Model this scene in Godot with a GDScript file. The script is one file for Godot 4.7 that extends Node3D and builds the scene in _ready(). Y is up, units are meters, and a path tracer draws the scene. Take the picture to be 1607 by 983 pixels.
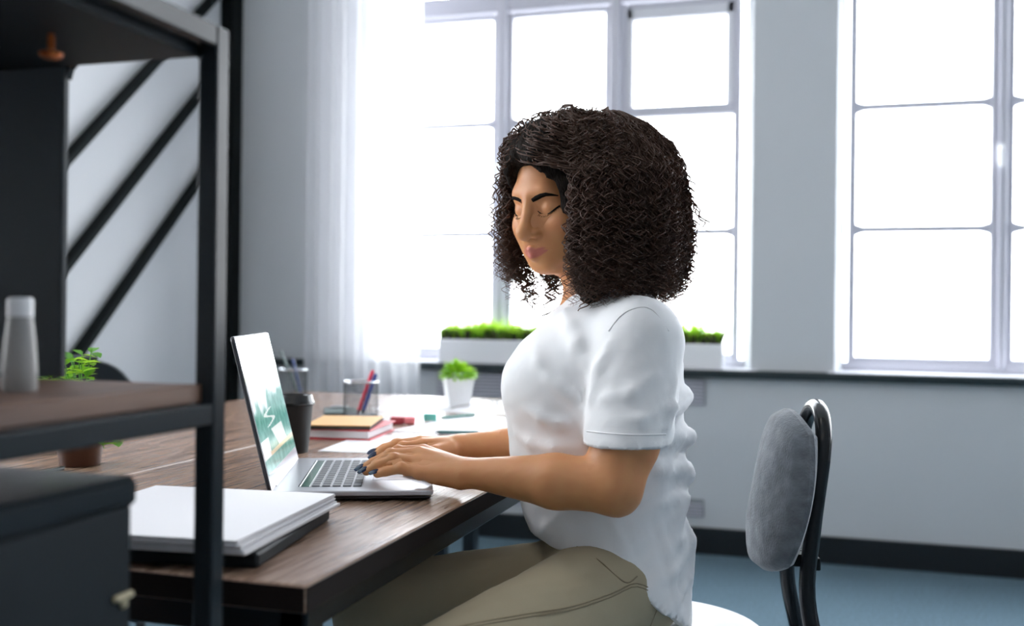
extends Node3D
# A woman types on a laptop at a wooden desk in a daylit office; a black shelf rack stands in the foreground.
# Metres, y up. x runs along the window wall, -z towards the windows.

const YAW := 0.294961
const ROLL := 0.01125
const FOC := 1590.0
const EYE := Vector3(0, 1.03, 0)
const DESK := 0.74
const FILL_LAMPS: Array[Vector3] = [Vector3(-1.5, 3.29, -1.6), Vector3(-0.3, 3.29, 0.5), Vector3(-1.7, 3.29, 1.1)]
const FILL_POWER: Array[float] = [0.6, 0.35, 0.3]

var cam_basis: Basis
var rng := RandomNumberGenerator.new()
var M := {}


# ---------------------------------------------------------------- mesh building
class Msh:
	var v := PackedVector3Array()
	var n := PackedVector3Array()
	var c := PackedColorArray()
	var col := Color.WHITE
	var use_col := false

	func tri(a: Vector3, b: Vector3, d: Vector3, na: Vector3, nb: Vector3, nd: Vector3) -> void:
		var g := (b - a).cross(d - a)
		v.push_back(a); n.push_back(na)
		if g.dot(na + nb + nd) > 0.0:
			v.push_back(d); n.push_back(nd)
			v.push_back(b); n.push_back(nb)
		else:
			v.push_back(b); n.push_back(nb)
			v.push_back(d); n.push_back(nd)
		if use_col:
			c.push_back(col); c.push_back(col); c.push_back(col)

	func quad(a: Vector3, b: Vector3, d: Vector3, e: Vector3, na: Vector3, nb: Vector3, nd: Vector3, ne: Vector3) -> void:
		tri(a, b, d, na, nb, nd)
		tri(a, d, e, na, nd, ne)

	func flat(a: Vector3, b: Vector3, d: Vector3, e: Vector3, out: Vector3) -> void:
		var g := (b - a).cross(d - a)
		if g.length_squared() < 1e-18:
			g = (d - a).cross(e - a)
		g = g.normalized()
		if g.dot(out) < 0.0:
			g = -g
		quad(a, b, d, e, g, g, g, g)

	func flat3(a: Vector3, b: Vector3, d: Vector3, out: Vector3) -> void:
		var g := (b - a).cross(d - a).normalized()
		if g.dot(out) < 0.0:
			g = -g
		tri(a, b, d, g, g, g)

	func mesh() -> ArrayMesh:
		var arr := []
		arr.resize(Mesh.ARRAY_MAX)
		arr[Mesh.ARRAY_VERTEX] = v
		arr[Mesh.ARRAY_NORMAL] = n
		if use_col:
			arr[Mesh.ARRAY_COLOR] = c
		var am := ArrayMesh.new()
		am.add_surface_from_arrays(Mesh.PRIMITIVE_TRIANGLES, arr)
		return am

	# a box with chamfered edges
	func box(x: Transform3D, size: Vector3, bevel := 0.003) -> void:
		var h := size / 2.0
		var b := minf(bevel, minf(h.x, minf(h.y, h.z)) * 0.95)
		var p := {}
		for sx in [-1, 1]:
			for sy in [-1, 1]:
				for sz in [-1, 1]:
					var s := Vector3(sx, sy, sz)
					for ax in 3:
						var q := Vector3(sx * (h.x - b), sy * (h.y - b), sz * (h.z - b))
						q[ax] = s[ax] * h[ax]
						p[[sx, sy, sz, ax]] = x * q
		var o := x.origin
		for ax in 3:
			var u := (ax + 1) % 3
			var w := (ax + 2) % 3
			for s in [-1, 1]:
				var k := []
				for e in [[-1, -1], [1, -1], [1, 1], [-1, 1]]:
					var i := [0, 0, 0, ax]
					i[ax] = s; i[u] = e[0]; i[w] = e[1]
					k.append(p[i])
				flat(k[0], k[1], k[2], k[3], x.basis[ax] * s)
		if b <= 0.0:
			return
		for ax in 3:   # the twelve edges, each along ax
			var u := (ax + 1) % 3
			var w := (ax + 2) % 3
			for su in [-1, 1]:
				for sw in [-1, 1]:
					var i := [0, 0, 0, u]
					i[u] = su; i[w] = sw
					var j := i.duplicate(); j[3] = w
					i[ax] = -1; j[ax] = -1
					var i2 := i.duplicate(); i2[ax] = 1
					var j2 := j.duplicate(); j2[ax] = 1
					flat(p[i], p[i2], p[j2], p[j], x.basis[u] * su + x.basis[w] * sw)
		for sx in [-1, 1]:
			for sy in [-1, 1]:
				for sz in [-1, 1]:
					flat3(p[[sx, sy, sz, 0]], p[[sx, sy, sz, 1]], p[[sx, sy, sz, 2]], x.basis * Vector3(sx, sy, sz))

	func cube(lo: Vector3, hi: Vector3, bevel := 0.003) -> void:
		box(Transform3D(Basis(), (lo + hi) / 2.0), hi - lo, bevel)

	# a box from a to b
	func bar(a: Vector3, b: Vector3, w: float, d: float, side := Vector3.UP, bevel := 0.0015) -> void:
		var z := (b - a).normalized()
		if absf(z.dot(side)) > 0.98:
			side = Vector3.RIGHT
		var xx := side.cross(z).normalized()
		var yy := z.cross(xx)
		box(Transform3D(Basis(xx, yy, z), (a + b) / 2.0), Vector3(w, d, a.distance_to(b)), bevel)

	func tube(pts: PackedVector3Array, r0: float, r1: float = -1.0, sides := 10, caps := true, radii := PackedFloat32Array()) -> void:
		var cnt := pts.size()
		if cnt < 2:
			return
		if r1 < 0.0:
			r1 = r0
		var t := (pts[1] - pts[0]).normalized()
		var u := t.cross(Vector3.UP if absf(t.y) < 0.9 else Vector3.RIGHT).normalized()
		var rings := []
		var norms := []
		for i in cnt:
			var t2: Vector3 = (pts[mini(i + 1, cnt - 1)] - pts[maxi(i - 1, 0)]).normalized()
			if t2.length_squared() > 0.5:
				t = t2
			u = (u - t * u.dot(t)).normalized()
			var w := t.cross(u)
			var r := lerpf(r0, r1, float(i) / (cnt - 1)) if radii.is_empty() else radii[i]
			var ring := PackedVector3Array()
			var nn := PackedVector3Array()
			for k in sides:
				var a := TAU * k / sides
				var d := u * cos(a) + w * sin(a)
				nn.push_back(d)
				ring.push_back(pts[i] + d * r)
			rings.append(ring); norms.append(nn)
		for i in cnt - 1:
			for k in sides:
				var k2 := (k + 1) % sides
				quad(rings[i][k], rings[i][k2], rings[i + 1][k2], rings[i + 1][k], norms[i][k], norms[i][k2], norms[i + 1][k2], norms[i + 1][k])
		if caps:
			for e in [0, cnt - 1]:
				var o: Vector3 = (pts[0] - pts[1]).normalized() if e == 0 else (pts[cnt - 1] - pts[cnt - 2]).normalized()
				for k in sides:
					tri(pts[e], rings[e][k], rings[e][(k + 1) % sides], o, o, o)

	# profile of Vector2(radius, height), turned about the y axis of x
	func lathe(x: Transform3D, prof: Array, segs := 32, oval := 1.0) -> void:
		var np := prof.size()
		var sn := []
		for i in np - 1:
			var e: Vector2 = prof[i + 1] - prof[i]
			sn.append(Vector2(e.y, -e.x).normalized())
		for i in np - 1:
			var na: Vector2 = sn[i]
			var nb: Vector2 = sn[i]
			if i > 0 and na.dot(sn[i - 1]) > 0.6:
				na = (na + sn[i - 1]).normalized()
			if i < np - 2 and nb.dot(sn[i + 1]) > 0.6:
				nb = (nb + sn[i + 1]).normalized()
			for k in segs:
				var a := TAU * k / segs
				var b := TAU * (k + 1) / segs
				var da := Vector3(cos(a), 0, sin(a) * oval)
				var db := Vector3(cos(b), 0, sin(b) * oval)
				var up := Vector3.UP
				var p: Vector2 = prof[i]
				var q: Vector2 = prof[i + 1]
				quad(x * (da * p.x + up * p.y), x * (db * p.x + up * p.y), x * (db * q.x + up * q.y), x * (da * q.x + up * q.y),
					x.basis * (da * na.x + up * na.y), x.basis * (db * na.x + up * na.y), x.basis * (db * nb.x + up * nb.y), x.basis * (da * nb.x + up * nb.y))

	# rows of points; smooth normals
	func sheet(rows: Array, flip := false, wrap := false) -> void:
		var nr := rows.size()
		var nc: int = rows[0].size()
		var nn := []
		for i in nr:
			var line := PackedVector3Array()
			for j in nc:
				var du: Vector3 = rows[mini(i + 1, nr - 1)][j] - rows[maxi(i - 1, 0)][j]
				var dv: Vector3
				if wrap:
					dv = rows[i][(j + 1) % nc] - rows[i][(j - 1 + nc) % nc]
				else:
					dv = rows[i][mini(j + 1, nc - 1)] - rows[i][maxi(j - 1, 0)]
				var g := du.cross(dv)
				g = g.normalized() if g.length_squared() > 1e-20 else Vector3.UP
				line.push_back(-g if flip else g)
			nn.append(line)
		for i in nr - 1:
			for j in (nc if wrap else nc - 1):
				var j2 := (j + 1) % nc
				quad(rows[i][j], rows[i][j2], rows[i + 1][j2], rows[i + 1][j], nn[i][j], nn[i][j2], nn[i + 1][j2], nn[i + 1][j])

	# a polygon (counter-clockwise or not) swept along dir
	func prism(poly: PackedVector2Array, x: Transform3D, depth: float) -> void:
		var ids := Geometry2D.triangulate_polygon(poly)
		var z := x.basis.z
		for i in range(0, ids.size(), 3):
			var a := poly[ids[i]]
			var b := poly[ids[i + 1]]
			var d := poly[ids[i + 2]]
			for s in [0.0, depth]:
				flat3(x * Vector3(a.x, a.y, s), x * Vector3(b.x, b.y, s), x * Vector3(d.x, d.y, s), z * (1 if s > 0 else -1))
		var ccw := 0.0
		for i in poly.size():
			ccw += poly[i].cross(poly[(i + 1) % poly.size()])
		for i in poly.size():
			var a := poly[i]
			var b := poly[(i + 1) % poly.size()]
			var o := Vector2(b.y - a.y, a.x - b.x) * signf(ccw)
			flat(x * Vector3(a.x, a.y, 0), x * Vector3(b.x, b.y, 0), x * Vector3(b.x, b.y, depth), x * Vector3(a.x, a.y, depth), x.basis * Vector3(o.x, o.y, 0))


# ---------------------------------------------------------------- soft solids: distances joined and meshed as surface nets
class Prim:
	var t := 0            # 0 tapered capsule, 1 ellipsoid, 2 stacked ovals, 3 half space
	var op := 0           # 0 join, 1 cut away, 2 keep within
	var k := 0.01
	var a := Vector3.ZERO
	var b := Vector3.ZERO
	var ra := 0.0
	var rb := 0.0
	var ab := Vector3.ZERO
	var ab2 := 1.0
	var e := Vector3.ONE
	var m := Basis()
	var rows := []        # [y, centre along m.x, half along m.x, half along m.z]
	var grow := 0.0

	func dist(p: Vector3) -> float:
		if t == 0:
			var q := p - a
			var h := clampf(q.dot(ab) / ab2, 0.0, 1.0)
			return (q - ab * h).length() - (ra + (rb - ra) * h)
		if t == 1:
			var q := p - a
			var l := Vector3(q.dot(m.x), q.dot(m.y), q.dot(m.z))
			var k0 := (l / e).length()
			var k1 := (l / (e * e)).length()
			return k0 * (k0 - 1.0) / k1 if k1 > 1e-9 else -minf(e.x, minf(e.y, e.z))
		if t == 3:
			return (p - a).dot(b)
		var q := p - a
		var y := p.y
		var i := 0
		var last := rows.size() - 1
		while i < last - 1 and y < rows[i + 1][0]:
			i += 1
		var r0: Array = rows[i]
		var r1: Array = rows[i + 1]
		var s := clampf((r0[0] - y) / (r0[0] - r1[0]), 0.0, 1.0)
		s = s * s * (3.0 - 2.0 * s) * 0.5 + s * 0.5
		var f: float = q.dot(m.x) - lerpf(r0[1], r1[1], s)
		var w := q.dot(m.z)
		var ha: float = lerpf(r0[2], r1[2], s) + grow
		var hb: float = lerpf(r0[3], r1[3], s) + grow
		var g := sqrt(f * f / (ha * ha) + w * w / (hb * hb))
		var d := (g - 1.0) * minf(ha, hb) if g < 1.0 else (g - 1.0) / g * sqrt(f * f + w * w)
		d *= 0.9
		var over: float = maxf(y - rows[0][0], rows[last][0] - y)
		return maxf(d, over) if d < 0.0 or over < 0.0 else sqrt(d * d + over * over)


class Solid:
	var prims: Array[Prim] = []
	var ripple_max := 0.0

	func capsule(a: Vector3, b: Vector3, ra: float, rb: float, k := 0.012, op := 0) -> Prim:
		var p := Prim.new()
		p.a = a; p.b = b; p.ra = ra; p.rb = rb; p.k = k; p.op = op
		p.ab = b - a
		p.ab2 = maxf(p.ab.length_squared(), 1e-9)
		prims.append(p)
		return p

	func oval(a: Vector3, e: Vector3, m := Basis(), k := 0.012, op := 0) -> Prim:
		var p := Prim.new()
		p.t = 1; p.a = a; p.e = e; p.m = m; p.k = k; p.op = op
		prims.append(p)
		return p

	func half(a: Vector3, n: Vector3, k := 0.0) -> Prim:
		var p := Prim.new()
		p.t = 3; p.op = 2; p.a = a; p.b = n.normalized(); p.k = k
		prims.append(p)
		return p

	func at(q: Vector3, list: Array[Prim]) -> float:
		var d := 1e3
		for p in list:
			var x := p.dist(q)
			if p.op == 0:
				var h := p.k - absf(d - x)
				d = minf(d, x)
				if h > 0.0:
					d -= h * h / (4.0 * p.k)
			elif p.op == 1:
				x = -x
				var h := p.k - absf(d - x)
				d = maxf(d, x)
				if h > 0.0:
					d += h * h / (4.0 * p.k)
			else:
				d = maxf(d, x)
		if ripple_max > 0.0 and d < ripple_max * 3.0 and d > -ripple_max * 3.0:
			d -= ripple(q)
		return d

	func ripple(_q: Vector3) -> float:
		return 0.0

	func tint(_q: Vector3) -> Color:
		return Color.WHITE

	func value(q: Vector3) -> float:
		return at(q, prims)

	func normal(q: Vector3, h := 0.002) -> Vector3:
		return Vector3(value(q + Vector3(h, 0, 0)) - value(q - Vector3(h, 0, 0)), value(q + Vector3(0, h, 0)) - value(q - Vector3(0, h, 0)), value(q + Vector3(0, 0, h)) - value(q - Vector3(0, 0, h))).normalized()

	# the point where a ray from q along dir meets the surface
	func hit(q: Vector3, dir: Vector3) -> Vector3:
		for i in 60:
			var d := value(q)
			if absf(d) < 0.0002:
				break
			q += dir * d * 0.8
		return q

	func build(out: Msh, lo: Vector3, hi: Vector3, cell: float, from: Vector3) -> void:
		var B := 5
		var bs := B * cell
		var nb := Vector3i(ceili((hi.x - lo.x) / bs), ceili((hi.y - lo.y) / bs), ceili((hi.z - lo.z) / bs))
		var reach := bs * 0.87 * 1.25 + ripple_max
		var S := 4096
		var index := {}
		var vs := PackedVector3Array()
		var ea := PackedInt64Array()
		var ex := PackedInt32Array()
		var val := PackedFloat32Array()
		var N := B + 1
		val.resize(N * N * N)
		for bx in nb.x:
			for by in nb.y:
				for bz in nb.z:
					var o := lo + Vector3(bx, by, bz) * bs
					var mid := o + Vector3.ONE * bs * 0.5
					var dmid := value(mid)
					if absf(dmid) > reach:
						continue
					var list: Array[Prim] = []
					for p in prims:
						if p.op == 2:
							list.append(p)
						else:
							var x := p.dist(mid)
							if (p.op == 0 and x < maxf(dmid, 0.0) + 2.0 * reach + p.k) or (p.op == 1 and x < 2.0 * reach + p.k):
								list.append(p)
					var any_in := false
					var any_out := false
					var w := 0
					for i in N:
						for j in N:
							for l in N:
								var d := at(o + Vector3(i, j, l) * cell, list)
								val[w] = d
								w += 1
								if d < 0.0:
									any_in = true
								else:
									any_out = true
					if not (any_in and any_out):
						continue
					for i in B:
						for j in B:
							for l in B:
								var q0 := (i * N + j) * N + l
								var c0 := val[q0]
								var c1 := val[q0 + N * N]
								var c2 := val[q0 + N]
								var c3 := val[q0 + N * N + N]
								var c4 := val[q0 + 1]
								var c5 := val[q0 + N * N + 1]
								var c6 := val[q0 + N + 1]
								var c7 := val[q0 + N * N + N + 1]
								var mask := int(c0 < 0.0) + int(c1 < 0.0) + int(c2 < 0.0) + int(c3 < 0.0) + int(c4 < 0.0) + int(c5 < 0.0) + int(c6 < 0.0) + int(c7 < 0.0)
								if mask == 0 or mask == 8:
									continue
								var sum := Vector3.ZERO
								var cnt := 0
								for e in [[c0, c1, 0, 0, 0, 0], [c2, c3, 0, 0, 1, 0], [c4, c5, 0, 0, 0, 1], [c6, c7, 0, 0, 1, 1], [c0, c2, 1, 0, 0, 0], [c1, c3, 1, 1, 0, 0], [c4, c6, 1, 0, 0, 1], [c5, c7, 1, 1, 0, 1], [c0, c4, 2, 0, 0, 0], [c1, c5, 2, 1, 0, 0], [c2, c6, 2, 0, 1, 0], [c3, c7, 2, 1, 1, 0]]:
									var ca: float = e[0]
									var cb: float = e[1]
									if (ca < 0.0) != (cb < 0.0):
										var pt := Vector3(e[3], e[4], e[5])
										pt[e[2]] = ca / (ca - cb)
										sum += pt
										cnt += 1
								var gx := bx * B + i
								var gy := by * B + j
								var gz := bz * B + l
								var key := (gx * S + gy) * S + gz
								index[key] = vs.size()
								vs.push_back(lo + (Vector3(gx, gy, gz) + sum / cnt) * cell)
								if (c0 < 0.0) != (c1 < 0.0):
									ea.push_back(key); ex.push_back(0 if c0 < 0.0 else 3)
								if (c0 < 0.0) != (c2 < 0.0):
									ea.push_back(key); ex.push_back(1 if c0 < 0.0 else 4)
								if (c0 < 0.0) != (c4 < 0.0):
									ea.push_back(key); ex.push_back(2 if c0 < 0.0 else 5)
		# one quad round each crossed edge
		var nv := vs.size()
		var nn := PackedVector3Array()
		nn.resize(nv)
		var ids := PackedInt32Array()
		var step := [S * S, S, 1]
		for i in ea.size():
			var key := ea[i]
			var ax := ex[i] % 3
			var s1: int = step[(ax + 1) % 3]
			var s2: int = step[(ax + 2) % 3]
			var q0: int = index.get(key, -1)
			var q1: int = index.get(key - s1, -1)
			var q2: int = index.get(key - s1 - s2, -1)
			var q3: int = index.get(key - s2, -1)
			if q0 < 0 or q1 < 0 or q2 < 0 or q3 < 0:
				continue
			var g := (vs[q2] - vs[q0]).cross(vs[q3] - vs[q1])
			if ex[i] < 3:
				ids.append_array([q0, q2, q1, q0, q3, q2])
			else:
				ids.append_array([q0, q1, q2, q0, q2, q3])
				g = -g
			nn[q0] += g; nn[q1] += g; nn[q2] += g; nn[q3] += g
		for i in nv:
			nn[i] = nn[i].normalized()
		var cc := PackedColorArray()
		if out.use_col:
			cc.resize(nv)
			for i in nv:
				cc[i] = tint(vs[i])
		for i in ids:
			out.v.push_back(vs[i] - from)
			out.n.push_back(nn[i])
			if out.use_col:
				out.c.push_back(cc[i])


# ---------------------------------------------------------------- naming
var names := {}

func numbered(called: String) -> String:
	var k: int = names.get(called, -1) + 1
	names[called] = k
	return called if k == 0 else "%s_%03d" % [called, k]


func tag(o: Node, label: String, category: String, group := "", kind := "") -> void:
	if label: o.set_meta("label", label)
	if category: o.set_meta("category", category)
	if group: o.set_meta("group", group)
	if kind: o.set_meta("kind", kind)


func thing(called: String, label: String, category: String, at_: Vector3, turn := 0.0, group := "") -> Node3D:
	var o := Node3D.new()
	o.name = numbered(called)
	add_child(o)
	o.position = at_
	o.rotation.y = turn
	tag(o, label, category, group)
	return o


func obj(called: String, m: Variant, material: Material, parent: Node3D = null) -> MeshInstance3D:
	var o := MeshInstance3D.new()
	o.name = called if parent else numbered(called)
	o.mesh = m.mesh() if m is Msh else m
	o.material_override = material
	(parent if parent else self).add_child(o, true)
	return o


func single(called: String, m: Msh, material: Material, label: String, category: String, group := "", at_ := Vector3.ZERO, turn := 0.0) -> MeshInstance3D:
	var o := obj(called, m, material)
	tag(o, label, category, group)
	o.position = at_
	o.rotation.y = turn
	return o


func struct(called: String, m: Variant, material: Material, label: String, category: String) -> MeshInstance3D:
	var o := obj(called, m, material)
	tag(o, label, category, "", "structure")
	return o


func paint(hex: String, rough := 0.6, metal := 0.0) -> StandardMaterial3D:
	var m := StandardMaterial3D.new()
	m.albedo_color = Color(hex)
	m.roughness = rough
	m.metallic = metal
	return m


func noise(freq: float, seed_ := 1, oct := 4, kind := FastNoiseLite.TYPE_SIMPLEX_SMOOTH) -> FastNoiseLite:
	var n := FastNoiseLite.new()
	n.noise_type = kind
	n.seed = seed_
	n.frequency = freq
	n.fractal_octaves = oct
	return n


func noise_tex(freq: float, stops: Array, seed_ := 1, size := 512, oct := 4) -> NoiseTexture2D:
	var t := NoiseTexture2D.new()
	t.width = size; t.height = size
	t.seamless = true
	t.noise = noise(freq, seed_, oct)
	if stops:
		var g := Gradient.new()
		var offs := PackedFloat32Array()
		var cols := PackedColorArray()
		for s in stops:
			offs.push_back(s[0]); cols.push_back(Color(s[1]))
		g.offsets = offs; g.colors = cols
		t.color_ramp = g
	return t


func bumpy(m: StandardMaterial3D, t: Texture2D, strength: float, scale_: Vector3) -> StandardMaterial3D:
	m.heightmap_enabled = true
	m.heightmap_texture = t
	m.heightmap_scale = strength
	m.uv1_triplanar = true
	m.uv1_scale = scale_
	return m


# a point at that pixel of the photograph's frame and that depth before the camera, used to read sizes off the view
func at(px: float, py: float, d: float) -> Vector3:
	return EYE + cam_basis * Vector3((px - 803.5) / FOC, -(py - 491.5) / FOC, -1.0) * d


func on(px: float, py: float, y: float) -> Vector3:
	var r := cam_basis * Vector3((px - 803.5) / FOC, -(py - 491.5) / FOC, -1.0)
	return EYE + r * ((y - EYE.y) / r.y)


func _ready() -> void:
	rng.seed = 7
	# ------------------------------------------------ camera
	cam_basis = Basis(Vector3.UP, YAW) * Basis(Vector3.BACK, ROLL)
	var cam := Camera3D.new()
	cam.name = "camera"
	add_child(cam)
	cam.transform = Transform3D(cam_basis, EYE)
	cam.near = 0.05
	cam.far = 200.0
	var lens := CameraAttributesPhysical.new()
	lens.frustum_focal_length = 35.6
	lens.frustum_focus_distance = 1.62
	lens.exposure_aperture = 2.6
	cam.attributes = lens
	cam.fov = rad_to_deg(2.0 * atan(983.0 / 2.0 / FOC))
	# ------------------------------------------------ sky, seen white through the windows
	var env := Environment.new()
	env.background_mode = Environment.BG_SKY
	var sky := Sky.new()
	var sm := ProceduralSkyMaterial.new()
	sm.sky_top_color = Color(0.93, 0.965, 1.0)
	sm.sky_horizon_color = Color(0.99, 0.995, 1.0)
	sm.ground_horizon_color = Color(0.93, 0.96, 0.98)
	sm.ground_bottom_color = Color(0.70, 0.72, 0.74)
	sm.sky_curve = 0.3
	sm.sun_angle_max = 0.0
	sky.sky_material = sm
	env.sky = sky
	env.background_energy_multiplier = 11.0
	env.tonemap_mode = Environment.TONE_MAPPER_LINEAR
	env.tonemap_exposure = 1.2
	env.sdfgi_enabled = true
	env.ssao_enabled = true
	env.ssil_enabled = true
	var we := WorldEnvironment.new()
	we.name = "world_environment"
	we.environment = env
	add_child(we)

	materials()
	fill_lights()
	room()
	furniture()
	person()
	desk_things()
	rack_things()
	far_things()


# fill panels added on the ceiling out of view to brighten the room
func fill_lights() -> void:
	for k in FILL_LAMPS.size():
		var t := thing("fill_light", ["added white fill light panel above the desks, out of view", "added white fill light panel behind the camera", "added white fill light panel in the left corner behind the camera"][k], "ceiling light", FILL_LAMPS[k], 0, "added fill light panels")
		var m := Msh.new()
		m.cube(Vector3(-0.62, 0, -0.32), Vector3(0.62, 0.05, 0.32), 0.004)
		obj("housing", m, paint("e8e8e8", 0.5), t)
		m = Msh.new()
		m.cube(Vector3(-0.6, -0.004, -0.3), Vector3(0.6, 0.0, 0.3), 0.001)
		var em := paint("ffffff", 0.6)
		em.emission_enabled = true
		em.emission = Color(1.0, 0.97, 0.93)
		em.emission_energy_multiplier = 1.0
		obj("diffuser", m, em, t)
		var l := AreaLight3D.new()
		l.name = "fill_glow"
		l.area_size = Vector2(1.2, 0.6)
		l.light_energy = FILL_POWER[k]
		l.light_color = Color(1.0, 0.97, 0.93)
		l.shadow_enabled = true
		l.area_range = 12.0
		t.add_child(l)
		l.position = Vector3(0, -0.01, 0)
		l.rotation.x = -PI / 2


func materials() -> void:
	M.wall = bumpy(paint("c9cccf", 0.85), noise_tex(0.05, [], 3, 256), 0.02, Vector3(3, 3, 3))
	M.wall_lit = bumpy(paint("d2d4d7", 0.85), M.wall.heightmap_texture, 0.02, Vector3(3, 3, 3))  # paler copy of the wall paint, brightness of the lit side wall in its colour
	M.ceiling = paint("e4e4e4", 0.9)
	M.trim = paint("dcdce2", 0.5)
	M.frame = paint("c9c8d2", 0.45)
	M.sill_edge = paint("16262a", 0.6)
	M.base = paint("23292d", 0.55)
	M.base.metallic_specular = 0.25
	M.carpet = paint("6c8796", 0.95)
	M.carpet.albedo_texture = noise_tex(0.06, [[0.0, "b0b0b0"], [1.0, "ffffff"]], 5, 512, 5)
	bumpy(M.carpet, noise_tex(0.3, [], 9, 512), 0.15, Vector3(2.5, 2.5, 2.5))
	M.black = paint("20262a", 0.45)
	M.black.metallic_specular = 0.3
	M.black_gloss = paint("181c1f", 0.2)
	M.black_gloss.metallic_specular = 0.4
	M.steel = paint("22282c", 0.22)
	M.steel.metallic_specular = 0.35
	M.bar = paint("0f1516", 0.7)
	M.bar.metallic_specular = 0.25
	M.wood = paint("ffffff", 0.25)
	M.wood.albedo_texture = noise_tex(0.012, [[0.0, "644c40"], [0.35, "806656"], [0.55, "9e8371"], [0.75, "836959"], [1.0, "af9785"]], 21, 512, 5)
	bumpy(M.wood, noise_tex(0.03, [], 22, 512, 5), 0.02, Vector3(8, 8, 0.6))
	M.wood.metallic_specular = 0.5
	M.edge_shade = paint("1f1816", 0.6)  # near-black: shade on the tabletop edges put into the colour
	M.edge_shade.metallic_specular = 0.25
	M.wood_edge = paint("a97e5c", 0.4)
	M.shelf_wood = paint("ffffff", 0.5)
	M.shelf_wood.albedo_texture = noise_tex(0.012, [[0.0, "4a3024"], [0.5, "664635"], [1.0, "7c5a45"]], 31, 256, 5)
	bumpy(M.shelf_wood, noise_tex(0.03, [], 32, 256), 0.03, Vector3(6, 6, 0.6))
	M.glass = paint("ffffff04", 0.0)
	M.glass.transparency = BaseMaterial3D.TRANSPARENCY_ALPHA
	M.sheer = paint("f7f6fba0", 0.9)
	M.sheer.transparency = BaseMaterial3D.TRANSPARENCY_ALPHA
	M.sheer.backlight_enabled = true
	M.sheer.backlight = Color(1.0, 1.0, 1.0)
	M.alu = paint("b4b4ba", 0.32, 0.55)
	M.alu_dark = paint("3a3b40", 0.4, 0.4)
	M.key = paint("4c4c52", 0.5)
	M.paper = paint("e6e5e8", 0.8)
	M.paper_edge = paint("d8d6d8", 0.9)
	M.white = paint("eeeef0", 0.45)
	M.leaf = paint("5fa31f", 0.5)
	M.leaf.backlight_enabled = true
	M.leaf.backlight = Color(0.75, 0.9, 0.25)
	M.leaf_deep = paint("3f7d1c", 0.45)
	M.leaf_deep.backlight_enabled = true
	M.leaf_deep.backlight = Color(0.5, 0.7, 0.15)
	M.grass_shade = paint("4a4636", 0.9)  # dark lower blades: self-shadow of the grass put into the colour
	M.soil = paint("3a2e26", 0.95)
	M.chrome = paint("c8ccd0", 0.2, 1.0)
	M.fabric = bumpy(paint("ffffff", 0.95), noise_tex(0.12, [], 41, 256), 0.12, Vector3(6, 6, 6))
	M.fabric.albedo_texture = noise_tex(0.015, [[0.0, "4a5058"], [0.5, "666c74"], [1.0, "858b92"]], 43, 256, 5)
	M.fabric.rim_enabled = true
	M.fabric.rim = 0.6
	M.fabric.rim_tint = 0.3


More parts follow.
